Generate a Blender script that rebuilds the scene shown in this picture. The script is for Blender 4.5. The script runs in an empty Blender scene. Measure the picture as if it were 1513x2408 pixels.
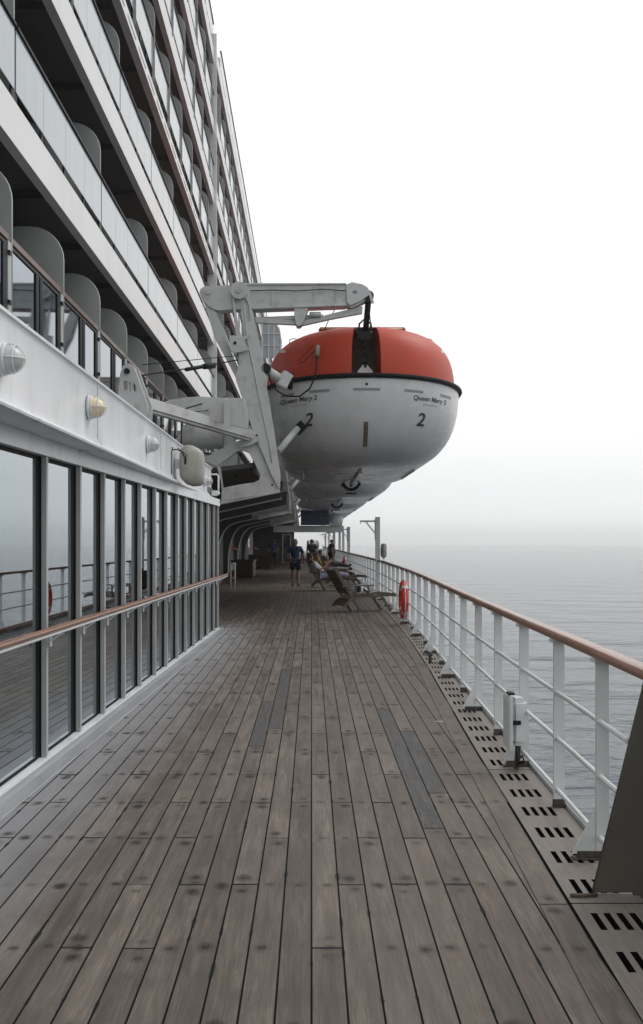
import bpy, bmesh, math, random
from mathutils import Vector, Matrix, Euler
from mathutils.bvhtree import BVHTree
R=math.radians
random.seed(7)
sc=bpy.context.scene
C=sc.collection
FPX=2341.0; VX,VY=733.0,1270.0; EYE=1.65
def P(x,y,Y):                       # photo point (1513x2408) at depth Y -> world
    return Vector(((x-VX)*Y/FPX, Y, EYE-(y-VY)*Y/FPX))
# ------------------------------------------------------------ materials
M={}
def mat(name,col,rough=.5,metal=0,spec=.5,var=0.0,vscale=3,bump=0.0,bscale=40,dirt=None,dirt_amt=0,dirt_scale=2,stretch=(1,1,1),ior=None,coat=0):
    if name in M: return M[name]
    m=bpy.data.materials.new(name); m.use_nodes=True; nt=m.node_tree; N=nt.nodes; L=nt.links
    b=N['Principled BSDF']; b.inputs['Base Color'].default_value=(*col,1); b.inputs['Roughness'].default_value=rough
    b.inputs['Metallic'].default_value=metal; b.inputs['Specular IOR Level'].default_value=spec
    if ior: b.inputs['IOR'].default_value=ior
    if coat: b.inputs['Coat Weight'].default_value=coat
    tc=N.new('ShaderNodeTexCoord'); mp=N.new('ShaderNodeMapping'); mp.inputs['Scale'].default_value=stretch
    L.new(tc.outputs['Object'],mp.inputs['Vector'])
    last=None
    if var>0:
        n=N.new('ShaderNodeTexNoise'); n.inputs['Scale'].default_value=vscale; n.inputs['Detail'].default_value=6
        L.new(mp.outputs[0],n.inputs['Vector'])
        mr=N.new('ShaderNodeMapRange'); mr.inputs['From Min'].default_value=.3; mr.inputs['From Max'].default_value=.7
        mr.inputs['To Min'].default_value=1-var; mr.inputs['To Max'].default_value=1+var*.6
        L.new(n.outputs['Fac'],mr.inputs['Value'])
        mx=N.new('ShaderNodeMix'); mx.data_type='RGBA'; mx.blend_type='MULTIPLY'; mx.inputs['Factor'].default_value=1
        mx.inputs['A'].default_value=(*col,1); L.new(mr.outputs[0],mx.inputs['B']); last=mx.outputs['Result']
        r2=N.new('ShaderNodeMapRange'); r2.inputs['To Min'].default_value=max(.02,rough-.1); r2.inputs['To Max'].default_value=min(1,rough+.12)
        L.new(n.outputs['Fac'],r2.inputs['Value'])
        if rough>.1: L.new(r2.outputs[0],b.inputs['Roughness'])
    if dirt:
        n=N.new('ShaderNodeTexNoise'); n.inputs['Scale'].default_value=dirt_scale; n.inputs['Detail'].default_value=9; n.inputs['Roughness'].default_value=.7
        L.new(mp.outputs[0],n.inputs['Vector'])
        mr=N.new('ShaderNodeMapRange'); mr.inputs['From Min'].default_value=.52; mr.inputs['From Max'].default_value=.75
        mr.inputs['To Max'].default_value=dirt_amt; L.new(n.outputs['Fac'],mr.inputs['Value'])
        mx=N.new('ShaderNodeMix'); mx.data_type='RGBA'; L.new(mr.outputs[0],mx.inputs['Factor'])
        if last: L.new(last,mx.inputs['A'])
        else: mx.inputs['A'].default_value=(*col,1)
        mx.inputs['B'].default_value=(*dirt,1); last=mx.outputs['Result']
    if last: L.new(last,b.inputs['Base Color'])
    if bump>0:
        n=N.new('ShaderNodeTexNoise'); n.inputs['Scale'].default_value=bscale; n.inputs['Detail'].default_value=5
        L.new(mp.outputs[0],n.inputs['Vector'])
        bp=N.new('ShaderNodeBump'); bp.inputs['Strength'].default_value=bump; bp.inputs['Distance'].default_value=.01
        L.new(n.outputs['Fac'],bp.inputs['Height']); L.new(bp.outputs[0],b.inputs['Normal'])
    M[name]=m; return m
WHITE=mat('white_paint',(.62,.64,.65),.38,var=.07,vscale=1.3,dirt=(.33,.29,.24),dirt_amt=.5,dirt_scale=2.3,stretch=(1,1,.35),bump=.15,bscale=6)
WALLP=mat('wall_paint',(.72,.75,.78),.3,var=.12,vscale=1.6,dirt=(.40,.39,.37),dirt_amt=.6,dirt_scale=2.2,stretch=(1,1,.35),bump=.4,bscale=2.5)
DAVW=mat('davit_paint',(.52,.54,.54),.42,var=.08,vscale=2,dirt=(.27,.19,.13),dirt_amt=.7,dirt_scale=3.5,bump=.1,bscale=20)
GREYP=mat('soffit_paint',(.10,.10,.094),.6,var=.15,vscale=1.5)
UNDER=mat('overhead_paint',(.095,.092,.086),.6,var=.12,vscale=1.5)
MULL=mat('mullion_paint',(.40,.415,.42),.4,var=.12,vscale=2,dirt=(.25,.24,.22),dirt_amt=.5,dirt_scale=4)
BAND=mat('band_paint',(.74,.755,.76),.4,var=.05,vscale=.7,dirt=(.45,.43,.4),dirt_amt=.35,dirt_scale=1.2,stretch=(1,1,.4))
PART=mat('partition_paint',(.36,.38,.38),.35,var=.08,vscale=2)
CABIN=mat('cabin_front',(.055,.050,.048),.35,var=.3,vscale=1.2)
CABF=mat('cabin_frame',(.16,.13,.12),.4,var=.15)
BLACK=mat('black_rubber',(.008,.009,.010),.6,var=.2,vscale=8,spec=.12)
DARK=mat('dark_metal',(.012,.013,.016),.5,spec=.2,var=.3,vscale=10,bump=.1)
PGLASS=mat('pale_glass',(.37,.42,.46),.12,var=.06,vscale=1.5,stretch=(1,2,.3),spec=.7)
MGLASS=mat('mirror_glass',(.40,.45,.49),.015,metal=1,var=.05,vscale=1.5,stretch=(1,1,.2))
DGLASS=mat('dark_glass',(.25,.29,.34),.04,metal=1,var=.05,vscale=.8)
TEAK=mat('varnished_teak',(.21,.085,.04),.28,var=.25,vscale=3,stretch=(8,.6,8),dirt=(.34,.22,.14),dirt_amt=.7,dirt_scale=5,coat=.3)
RAILD=mat('dark_rail_wood',(.09,.035,.02),.35,var=.2,vscale=3)
LOCK=mat('locker_wood',(.035,.012,.009),.4,var=.2,vscale=3)
CHAIRW=mat('chair_wood',(.085,.062,.047),.6,var=.25,vscale=5,stretch=(1,6,6))
ORANGE=mat('orange_canopy',(.46,.045,.016),.48,spec=.35,var=.10,vscale=1.6,dirt=(.30,.04,.025),dirt_amt=.6,dirt_scale=3,bump=.12,bscale=7)
HULLW=mat('boat_white',(.57,.58,.59),.27,var=.05,vscale=1.2,dirt=(.38,.37,.35),dirt_amt=.4,dirt_scale=1.6,bump=.08,bscale=2.5)
OLIVE=mat('pocket_grey',(.13,.11,.08),.6,var=.3,vscale=5)
REDP=mat('red_plastic',(.60,.035,.02),.4,var=.15,vscale=6,dirt=(.3,.05,.03),dirt_amt=.5,dirt_scale=9)
TAPE=mat('reflective_tape',(.50,.48,.44),.4,var=.12,vscale=12)
MARK=mat('black_marking',(.03,.03,.035),.5)
FAINT=mat('grey_marking',(.22,.23,.24),.5)
CREAM=mat('cream_dome',(.72,.60,.40),.25,var=.12,vscale=9)
CLEAR=mat('frosted_dome',(.50,.52,.52),.2,var=.15,vscale=9)
BEIGE=mat('beige_housing',(.32,.32,.285),.45,var=.12,vscale=7,dirt=(.30,.28,.22),dirt_amt=.5,dirt_scale=5)
RUST=mat('rust',(.075,.066,.06),.85,var=.5,vscale=30,bump=.5,bscale=80)
BULK=mat('bulwark_paint',(.088,.082,.072),.5,var=.12,vscale=2.2,dirt=(.12,.09,.06),dirt_amt=.5,dirt_scale=3,bump=.1,bscale=9)
MARGIN=mat('margin_paint',(.27,.28,.295),.42,var=.14,vscale=3,dirt=(.24,.23,.22),dirt_amt=.8,dirt_scale=5,stretch=(2,.4,1),bump=.2,bscale=30)
BLUE=mat('blue_panel',(.02,.045,.13),.35,var=.15,vscale=4)
YEL=mat('yellow_tape',(.55,.42,.06),.5,var=.3,vscale=20)
PITCH_SHADE=mat('pitch_and_slot_shade',(.008,.008,.008),.8,spec=.1)  # seam pitch, reused as painted shade in the gratings
SKIN=mat('skin',(.26,.13,.09),.55,var=.1,vscale=8)
HAIR=mat('grey_hair',(.20,.195,.19),.7,var=.3,vscale=30)
HAIRD=mat('dark_hair',(.03,.02,.015),.6,var=.3,vscale=30)
CBLUE=mat('blue_cloth',(.008,.02,.08),.8,var=.25,vscale=9,bump=.3)
CLBLUE=mat('light_blue_cloth',(.02,.14,.36),.8,var=.25,vscale=9,bump=.3)
CBLK=mat('black_cloth',(.012,.012,.016),.85,var=.3,vscale=9)
CWHT=mat('white_cloth',(.55,.55,.58),.85,var=.15,vscale=9,bump=.4)
CLAV=mat('lavender_cloth',(.38,.38,.55),.85,var=.15,vscale=9,bump=.4)
CYEL=mat('yellow_cloth',(.55,.42,.04),.8,var=.15,vscale=9)
CGRY=mat('grey_cloth',(.22,.22,.23),.85,var=.2,vscale=9)
# ------------------------------------------------------------ mesh helpers
def link_mesh(name,me,m=None,parent=None,smooth=False):
    o=bpy.data.objects.new(name,me); C.objects.link(o)
    if m is not None:
        for k in (m if isinstance(m,(list,tuple)) else [m]): me.materials.append(k)
    if parent: o.parent=parent
    if smooth:
        for p in me.polygons: p.use_smooth=True
    return o
def build(name,bm,m=None,parent=None,smooth=False,recalc=True,auto=None):
    if recalc: bmesh.ops.recalc_face_normals(bm,faces=bm.faces)
    me=bpy.data.meshes.new(name); bm.to_mesh(me); bm.free()
    o=link_mesh(name,me,m,parent,smooth)
    if auto is not None:
        for p in me.polygons: p.use_smooth=True
        me.set_sharp_from_angle(angle=R(auto))
    return o
def bx(bm,x0,x1,y0,y1,z0,z1,bev=0,mi=0):
    vs=[bm.verts.new(v) for v in ((x0,y0,z0),(x1,y0,z0),(x1,y1,z0),(x0,y1,z0),(x0,y0,z1),(x1,y0,z1),(x1,y1,z1),(x0,y1,z1))]
    fs=[bm.faces.new([vs[i] for i in f]) for f in ((0,3,2,1),(4,5,6,7),(0,1,5,4),(1,2,6,5),(2,3,7,6),(3,0,4,7))]
    for f in fs: f.material_index=mi
    if bev>0:
        es=list({e for f in fs for e in f.edges})
        r=bmesh.ops.bevel(bm,geom=es,offset=bev,segments=2,affect='EDGES')
        for f in r['faces']: f.material_index=mi
    return vs
def bar(bm,a,b,w,h,up=(0,0,1),bev=0):
    a=Vector(a);b=Vector(b);d=(b-a);l=d.length;d.normalize();u=Vector(up)
    s=d.cross(u)
    if s.length<1e-4: s=d.cross(Vector((1,0,0)))
    s.normalize();u=s.cross(d)
    vs=bx(bm,-w/2,w/2,0,l,-h/2,h/2,0)
    mt=Matrix((s,d,u)).transposed().to_4x4(); mt.translation=a
    bmesh.ops.transform(bm,matrix=mt,verts=vs)
    if bev>0:
        es=list({e for v in vs for e in v.link_edges}); bmesh.ops.bevel(bm,geom=es,offset=bev,segments=2,affect='EDGES')
def tube(bm,pts,r,seg=8,cap=True,mi=0):
    pts=[Vector(p) for p in pts]; rings=[]
    n=len(pts); rr=r if isinstance(r,(list,tuple)) else [r]*n
    prev=None
    for i,p in enumerate(pts):
        d=(pts[min(i+1,n-1)]-pts[max(i-1,0)]).normalized()
        if prev is None:
            s=d.cross(Vector((0,0,1)))
            if s.length<1e-3: s=d.cross(Vector((1,0,0)))
        else: s=prev-d*prev.dot(d)
        s.normalize(); prev=s; t=d.cross(s)
        rings.append([bm.verts.new(p+(s*math.cos(2*math.pi*k/seg)+t*math.sin(2*math.pi*k/seg))*rr[i]) for k in range(seg)])
    for i in range(n-1):
        for k in range(seg):
            f=bm.faces.new((rings[i][k],rings[i][(k+1)%seg],rings[i+1][(k+1)%seg],rings[i+1][k])); f.material_index=mi; f.smooth=True
    if cap:
        for rg in (rings[0][::-1],rings[-1]):
            f=bm.faces.new(rg); f.material_index=mi
def sphere(bm,c,r,sx=1,sy=1,sz=1,u=16,v=10,mi=0):
    g=bmesh.ops.create_uvsphere(bm,u_segments=u,v_segments=v,radius=r)
    bmesh.ops.transform(bm,matrix=Matrix.Translation(c)@Matrix.Diagonal((sx,sy,sz,1)),verts=g['verts'])
    for vv in g['verts']:
        for f in vv.link_faces: f.smooth=True; f.material_index=mi
    return g['verts']
def curve_plate(outer,holes,y0,y1,bev=.006):
    """polygon (x,z) with holes -> mesh data, a plate between y0 and y1"""
    cu=bpy.data.curves.new('tmp','CURVE'); cu.dimensions='2D'; cu.fill_mode='BOTH'; cu.extrude=abs(y1-y0)/2-bev; cu.bevel_depth=bev; cu.bevel_resolution=1; cu.offset=-bev
    for poly in [outer]+holes:
        s=cu.splines.new('POLY'); s.points.add(len(poly)-1); s.use_cyclic_u=True
        for p,q in zip(s.points,poly): p.co=(q[0],q[1],0,1)
    o=bpy.data.objects.new('tmp',cu); C.objects.link(o)
    dg=bpy.context.evaluated_depsgraph_get(); me=bpy.data.meshes.new_from_object(o.evaluated_get(dg))
    me.materials.clear()
    bpy.data.objects.remove(o); bpy.data.curves.remove(cu)
    me.transform(Matrix.Translation((0,(y0+y1)/2,0))@Matrix.Rotation(R(90),4,'X'))
    return me
def plate(name,outer,holes,y0,y1,m,parent,bev=.006):
    me=curve_plate(outer,holes,y0,y1,bev); o=link_mesh(name,me,m,parent)
    return o
def tag(o,label=None,cat=None,group=None,kind=None):
    if label: o['label']=label
    if cat: o['category']=cat
    if group: o['group']=group
    if kind: o['kind']=kind
    return o
def thing(name,label,cat,loc=(0,0,0),rz=0,group=None):
    o=bpy.data.objects.new(name,None); C.objects.link(o); o.location=loc; o.rotation_euler=(0,0,rz); o.empty_display_size=.2
    return tag(o,label,cat,group)
def copy_tree(o,parent=None):
    c=o.copy(); C.objects.link(c)
    if parent: c.parent=parent
    for ch in [k for k in bpy.data.objects if k.parent==o]: copy_tree(ch,c)
    return c
def lerp_tab(tab,y):
    if y<=tab[0][0]:
        (a,b),(c,d)=tab[0],tab[1]; return b+(d-b)*(y-a)/(c-a)
    for (a,b),(c,d) in zip(tab,tab[1:]):
        if y<=c: t=(y-a)/(c-a); return b+(d-b)*t
    return tab[-1][1]
RAIL=[(2.0,1.42),(4.44,1.48),(5.43,1.505),(6.33,1.525),(7.53,1.548),(8.89,1.587),(11.5,1.665),(13.8,1.745),(16.1,1.82),(18.6,1.875),(21.1,1.91),(25,1.94),(29.6,1.945),(35,1.88),(41.3,1.79),(51,1.63),(62.4,1.46),(80,1.3),(120,1.0)]
def railx(y): return (lerp_tab(RAIL,y-.6)+lerp_tab(RAIL,y)*2+lerp_tab(RAIL,y+.6))/4
def edgex(y):
    return railx(y)-(.33-.12*min(1,max(0,(y-3.5)/9)))
def ys(a,b,step):
    n=max(1,int(round((b-a)/step))); return [a+(b-a)*i/n for i in range(n+1)]
# ------------------------------------------------------------ promenade deck
W=.127
def deck_material():
    m=bpy.data.materials.new('weathered_deck_planks'); m.use_nodes=True; nt=m.node_tree; N=nt.nodes; L=nt.links
    b=N['Principled BSDF']
    def math_(op,a,b_=None,clamp=False,c=None):
        n=N.new('ShaderNodeMath'); n.operation=op; n.use_clamp=clamp
        for i,v in enumerate((a,b_,c)):
            if v is None: continue
            if isinstance(v,(int,float)): n.inputs[i].default_value=v
            else: L.new(v,n.inputs[i])
        return n.outputs[0]
    def mapr(v,a,b_,c,d):
        n=N.new('ShaderNodeMapRange'); L.new(v,n.inputs['Value'])
        for k,x in zip(('From Min','From Max','To Min','To Max'),(a,b_,c,d)): n.inputs[k].default_value=x
        return n.outputs[0]
    def noise(scale,detail,vec,rough=.5,dist=0):
        n=N.new('ShaderNodeTexNoise'); n.inputs['Scale'].default_value=scale; n.inputs['Detail'].default_value=detail; n.inputs['Roughness'].default_value=rough; n.inputs['Distortion'].default_value=dist
        L.new(vec,n.inputs['Vector']); return n.outputs['Fac']
    def mixc(f,a,b_,mode='MIX'):
        n=N.new('ShaderNodeMix'); n.data_type='RGBA'; n.blend_type=mode
        for k,v in (('Factor',f),('A',a),('B',b_)):
            if isinstance(v,(int,float)): n.inputs[k].default_value=v
            elif isinstance(v,tuple): n.inputs[k].default_value=(*v,1)
            else: L.new(v,n.inputs[k])
        return n.outputs['Result']
    ge=N.new('ShaderNodeNewGeometry'); pos=ge.outputs['Position']
    A=N.new('ShaderNodeUVMap'); A.uv_map='start'; B=N.new('ShaderNodeUVMap'); B.uv_map='end'
    sa=N.new('ShaderNodeSeparateXYZ'); L.new(A.outputs[0],sa.inputs[0]); sb=N.new('ShaderNodeSeparateXYZ'); L.new(B.outputs[0],sb.inputs[0])
    tint=N.new('ShaderNodeAttribute'); tint.attribute_name='tint'; tint.attribute_type='GEOMETRY'
    st=N.new('ShaderNodeSeparateColor'); L.new(tint.outputs['Color'],st.inputs[0])
    # per-plank shifted coords
    off=N.new('ShaderNodeCombineXYZ'); L.new(math_('MULTIPLY',st.outputs[0],37.0),off.inputs[0]); L.new(math_('MULTIPLY',st.outputs[1],91.0),off.inputs[1])
    va=N.new('ShaderNodeVectorMath'); va.operation='ADD'; L.new(pos,va.inputs[0]); L.new(off.outputs[0],va.inputs[1])
    mp=N.new('ShaderNodeMapping'); mp.inputs['Scale'].default_value=(60,2.0,1); L.new(va.outputs[0],mp.inputs['Vector'])
    grain=noise(2.2,8,mp.outputs[0],.65,.4)
    mp2=N.new('ShaderNodeMapping'); mp2.inputs['Scale'].default_value=(14,1.2,1); L.new(va.outputs[0],mp2.inputs['Vector'])
    broad=noise(1.2,6,mp2.outputs[0],.6)
    large=noise(.75,5,pos,.6); blotch=noise(2.6,6,pos,.65)
    col=mixc(mapr(broad,.36,.64,0,1),(.098,.081,.068),(.220,.188,.160))
    col=mixc(mapr(grain,.42,.62,0,.6),col,(.07,.058,.05))
    fine=noise(160,3,mp2.outputs[0],.7); col=mixc(mapr(fine,.50,.66,0,.55),col,(.06,.05,.045))
    worn=noise(1.1,7,mp2.outputs[0],.75); col=mixc(mapr(worn,.56,.72,0,.5),col,(.27,.245,.22))
    col=mixc(mapr(large,.38,.64,.0,.5),col,(.10,.088,.08))
    col=mixc(mapr(blotch,.50,.70,0,.55),col,(.075,.064,.057))
    # plank brightness / hue
    col=mixc(1.0,col,mapr(st.outputs[0],0,1,.82,1.2),'MULTIPLY')
    col=mixc(mapr(st.outputs[1],.80,1,0,.12),col,(.17,.115,.085))
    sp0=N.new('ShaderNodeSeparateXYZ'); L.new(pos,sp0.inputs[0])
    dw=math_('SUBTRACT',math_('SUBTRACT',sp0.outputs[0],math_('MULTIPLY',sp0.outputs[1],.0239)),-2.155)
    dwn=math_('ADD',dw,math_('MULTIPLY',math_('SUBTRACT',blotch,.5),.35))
    sheenm=math_('MULTIPLY',mapr(dwn,.30,.95,.85,0),mapr(sp0.outputs[1],17.5,20.5,1,0),True)  # sky sheen thrown back by the windows, painted into boards near the wall
    col=mixc(sheenm,col,mixc(grain,(.33,.34,.36),(.19,.19,.20)))
    # replaced dark grey planks (blue channel)
    wv=N.new('ShaderNodeTexWave'); wv.inputs['Scale'].default_value=9; wv.inputs['Distortion'].default_value=9; wv.inputs['Detail'].default_value=3; wv.inputs['Detail Scale'].default_value=1.2
    mp3=N.new('ShaderNodeMapping'); mp3.inputs['Scale'].default_value=(3.4,.35,1); L.new(va.outputs[0],mp3.inputs['Vector']); L.new(mp3.outputs[0],wv.inputs['Vector'])
    newc=mixc(mapr(wv.outputs['Fac'],.25,.75,0,1),(.035,.034,.035),(.115,.112,.11))
    col=mixc(st.outputs[2],col,newc)
    # fastening plugs with weather stains: one per plank width and frame row, and beside every butt
    sp=N.new('ShaderNodeSeparateXYZ'); L.new(pos,sp.inputs[0])
    cx=math_('SUBTRACT',sa.outputs[0],W/2)
    def plug(dist_y,rowid,strength):
        cy=dist_y
        wn=N.new('ShaderNodeTexWhiteNoise'); wn.noise_dimensions='3D'
        cv=N.new('ShaderNodeCombineXYZ'); L.new(math_('MULTIPLY',st.outputs[0],913.7),cv.inputs[0]); L.new(rowid,cv.inputs[1]); L.new(math_('MULTIPLY',st.outputs[1],417.1),cv.inputs[2]); L.new(cv.outputs[0],wn.inputs['Vector'])
        sw=N.new('ShaderNodeSeparateColor'); L.new(wn.outputs['Color'],sw.inputs[0])
        px=math_('ADD',cx,math_('MULTIPLY',math_('SUBTRACT',sw.outputs[0],.5),.035))
        py=math_('ADD',cy,math_('MULTIPLY',math_('SUBTRACT',sw.outputs[1],.5),.05))
        d=math_('SQRT',math_('ADD',math_('MULTIPLY',px,px),math_('MULTIPLY',math_('MULTIPLY',py,py),.55)))
        d0=math_('SQRT',math_('ADD',math_('MULTIPLY',px,px),math_('MULTIPLY',py,py)))
        dn=math_('ADD',d,math_('MULTIPLY',math_('SUBTRACT',noise(22,6,pos,.7),.5),.055))
        amt=math_('POWER',sw.outputs[2],1.7)
        soft=math_('MULTIPLY',mapr(dn,.016,.046,1.1,0),math_('MULTIPLY',amt,1.0*strength),True)
        core=math_('MULTIPLY',mapr(d0,.017,.026,1,0),mapr(sw.outputs[2],.1,.6,.4*strength,1.0*strength),True)
        ring=math_('MULTIPLY',math_('SUBTRACT',1,math_('MULTIPLY',math_('ABSOLUTE',math_('SUBTRACT',d0,.0175)),330),True),.5*strength,True)
        return math_('MAXIMUM',math_('MAXIMUM',soft,core),ring)
    rowv=math_('DIVIDE',math_('SUBTRACT',sp.outputs[1],.30),.745)
    rid=math_('ROUND',rowv); dy=math_('MULTIPLY',math_('SUBTRACT',rowv,rid),.745)
    keep=N.new('ShaderNodeTexWhiteNoise'); keep.noise_dimensions='2D'; kc=N.new('ShaderNodeCombineXYZ'); L.new(math_('MULTIPLY',st.outputs[1],55.3),kc.inputs[0]); L.new(rid,kc.inputs[1]); L.new(kc.outputs[0],keep.inputs['Vector'])
    s1=math_('MULTIPLY',plug(dy,rid,1.0),math_('GREATER_THAN',keep.outputs['Value'],.35))
    s2=plug(math_('SUBTRACT',sa.outputs[1],.085),math_('ADD',rid,100),1.0)
    s3=plug(math_('SUBTRACT',sb.outputs[1],.085),math_('ADD',rid,200),1.0)
    stain=math_('MULTIPLY',math_('MAXIMUM',s1,math_('MAXIMUM',s2,s3)),math_('SUBTRACT',1,math_('MULTIPLY',st.outputs[2],.8)))
    col=mixc(stain,col,(.020,.014,.011))
    # squeezed-out caulk, wider here and there along seams and butts
    mx_=math_('MINIMUM',sa.outputs[0],sb.outputs[0]); my_=math_('MINIMUM',sa.outputs[1],sb.outputs[1])
    n1=noise(3.2,3,pos,.6); n2=noise(40,2,pos)
    wid=math_('ADD',math_('MULTIPLY',mapr(n1,.60,.78,0,1),.013),math_('MULTIPLY',n2,.0022))
    e1=math_('LESS_THAN',mx_,wid)
    wid2=math_('ADD',math_('MULTIPLY',mapr(st.outputs[1],.25,.9,0,1),math_('MULTIPLY',noise(14,3,pos),.030)),.003)
    rr=math_('ADD',mx_,my_)      # rounded worn corners
    e2=math_('LESS_THAN',my_,wid2); e3=math_('LESS_THAN',rr,mapr(st.outputs[1],.4,1,.004,.026))
    e=math_('MAXIMUM',e1,math_('MAXIMUM',e2,e3))
    col=mixc(e,col,(.02,.02,.021))
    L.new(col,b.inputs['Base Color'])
    L.new(mapr(broad,.3,.7,.42,.68),b.inputs['Roughness']); b.inputs['Specular IOR Level'].default_value=.25
    bp=N.new('ShaderNodeBump'); bp.inputs['Strength'].default_value=.35; bp.inputs['Distance'].default_value=.003
    L.new(math_('SUBTRACT',grain,math_('MULTIPLY',stain,.7)),bp.inputs['Height']); L.new(bp.outputs[0],b.inputs['Normal'])
    return m
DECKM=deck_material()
def make_deck():
    bm=bmesh.new(); ua=bm.loops.layers.uv.new('start'); ub=bm.loops.layers.uv.new('end'); tc=bm.loops.layers.float_color.new('tint')
    g=.0034
    k0=int(math.floor(-3.95/W)); k1=int(math.ceil(2.0/W))
    special={(round(.73/W-.5)):(5.70,9.7),(round(.85/W-.5)):(6.49,8.6),(round(-.45/W-.5)):(7.96,10.2),(round(-.345/W-.5)):(8.72,12.6)}
    rowY=lambda r:.30+.745*r
    for k in range(k0,k1):
        x0=k*W+g; x1=(k+1)*W-g
        segs=[]; r=-1-(k%2)-2*(k%3)
        y=rowY(r)
        while y<112:
            n=[2,4,2,4,6,2][(random.randrange(6))] if y<45 else 8
            y2=y+n*.745
            segs.append([y,y2,0]); y=y2
        if k in special:
            a,b=special[k]; out=[]
            for s in segs:
                if s[1]<=a or s[0]>=b: out.append(s); continue
                if s[0]<a: out.append([s[0],a,0])
                if s[1]>b: out.append([b,s[1],0])
            out.append([a,b,1]); segs=out
        for (ya,yb,new) in segs:
            if yb<1.0 or ya>112: continue
            t=(random.random(),random.random(),new,1)
            # clip outboard planks against the margin edge
            a,b=ya,yb
            if x1>1.0:
                pts=ys(ya,yb,.37)
                ok=[p for p in pts if edgex(p)+.02>x1-.02]
                if len(ok)<2: continue
                a,b=min(ok),max(ok)
            gy=.0028
            vs=[bm.verts.new((x0,a+gy,0)),bm.verts.new((x1,a+gy,0)),bm.verts.new((x1,b-gy,0)),bm.verts.new((x0,b-gy,0))]
            lo=[bm.verts.new((v.co.x,v.co.y,-.02)) for v in vs]
            fs=[bm.faces.new(vs)]+[bm.faces.new((vs[i],lo[i],lo[(i+1)%4],vs[(i+1)%4])) for i in range(4)]
            for f in fs:
                for l in f.loops:
                    c=l.vert.co
                    l[ua].uv=(c.x-x0,c.y-ya); l[ub].uv=(x1-c.x,yb-c.y); l[tc]=t
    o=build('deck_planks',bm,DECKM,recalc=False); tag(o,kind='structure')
    # pitch below the planks and the gutter below the gratings
    bm=bmesh.new(); Y=ys(0.5,115,1.0)
    prev=None
    for y in Y:
        a=bm.verts.new((-4.2,y,-.0035)); b=bm.verts.new((edgex(y)+.03,y,-.0035)); c=bm.verts.new((edgex(y)+.03,y,-.11)); d=bm.verts.new((railx(y)+.07,y,-.11))
        e=bm.verts.new((railx(y)+.07,y,-14.4))
        if prev:
            for i in range(4): bm.faces.new((prev[i],prev[i+1],(a,b,c,d,e)[i+1],(a,b,c,d,e)[i])).material_index=(0,0,1,2)[i]
        prev=(a,b,c,d,e)
    o=build('deck_base',bm,[PITCH_SHADE,PITCH_SHADE,WHITE],recalc=False); tag(o,kind='structure')
    # margin board, raised 3 mm
    bm=bmesh.new(); ua=bm.loops.layers.uv.new('start'); ub=bm.loops.layers.uv.new('end'); tc=bm.loops.layers.float_color.new('tint')
    y=.9
    while y<110:
        y2=y+random.choice((2.2,2.9,3.6)); t=(random.uniform(.4,.8),random.random(),0,1)
        Yp=ys(y+.003,y2-.003,.5)
        rows=[(bm.verts.new((edgex(q)-.135,q,.004)),bm.verts.new((edgex(q)-.006,q,.004)),bm.verts.new((edgex(q)-.135,q,-.01)),bm.verts.new((edgex(q)-.006,q,-.02)),q) for q in Yp]
        for r0,r1 in zip(rows,rows[1:]):
            for q4 in ((0,1,'t'),(0,2,'l'),(1,3,'r')):
                f=bm.faces.new((r0[q4[0]],r0[q4[1]],r1[q4[1]],r1[q4[0]]))
                for l in f.loops:
                    yy=l.vert.co.y; xx=l.vert.co.x-(edgex(yy)-.135)
                    l[ua].uv=(xx,yy-y); l[ub].uv=(.129-xx,y2-yy); l[tc]=t
        y=y2
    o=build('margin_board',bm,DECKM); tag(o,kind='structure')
make_deck()
# slotted gratings along the rail
GRAT=mat('grating_wood',(.205,.185,.168),.6,var=.22,vscale=2.2,stretch=(30,1.5,1),dirt=(.13,.09,.07),dirt_amt=.7,dirt_scale=4,bump=.3,bscale=30)
def grating(y0,y1,label):
    bm=bmesh.new()
    wid=lambda y: railx(y)+.035-edgex(y)-.012
    n=int((y1-y0)/.41)
    ycut=[(y0,0)]
    for i in range(n):
        c=y0+(i+.5)*(y1-y0)/n; ycut+=[(c-.095,1),(c+.095,0)]
    ycut.append((y1,0))
    us=[0]
    for j in range(4):
        c=.17+j*.165; us+=[c,c+.085]
    us.append(1)
    X=lambda u,y: edgex(y)+.008+u*wid(y)
    grid=[[bm.verts.new((X(u,y),y,.008)) for u in us] for y,_ in ycut]
    for i in range(len(ycut)-1):
        for j in range(len(us)-1):
            if ycut[i][1] and j%2==1: continue
            bm.faces.new((grid[i][j],grid[i][j+1],grid[i+1][j+1],grid[i+1][j]))
    r=bmesh.ops.extrude_face_region(bm,geom=list(bm.faces))
    vs=[g for g in r['geom'] if isinstance(g,bmesh.types.BMVert)]
    bmesh.ops.translate(bm,vec=(0,0,-.035),verts=vs)
    bmesh.ops.recalc_face_normals(bm,faces=bm.faces)
    for f in bm.faces:
        if abs(f.normal.z)<.5 or f.calc_center_median().z<0: f.material_index=1  # slot walls and underside blackened, painting in the shade inside the slots
    o=build('gutter_grating',bm,[GRAT,PITCH_SHADE])
    o.location=(0,0,0); tag(o,label,'grating','slotted gutter gratings along the railing')
gl=['slotted timber gutter grating at the near right corner below the dark bulwark','slotted timber gutter grating beside the splayed feet of the nearest posts','slotted timber gutter grating under the white light box on the railing',
 'slotted timber gutter grating just past the light box','slotted timber gutter grating leading up to the red lifebuoy','slotted timber gutter grating under the red lifebuoy','slotted timber gutter grating beside the empty deck chair','slotted timber gutter grating by the davit post of the railing']
yy=[1.6,4.50,7.12,9.8,12.6,15.4,18.4,22.6,28]
for i in range(8): grating(yy[i]+.006,yy[i+1]-.006,gl[i])
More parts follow.
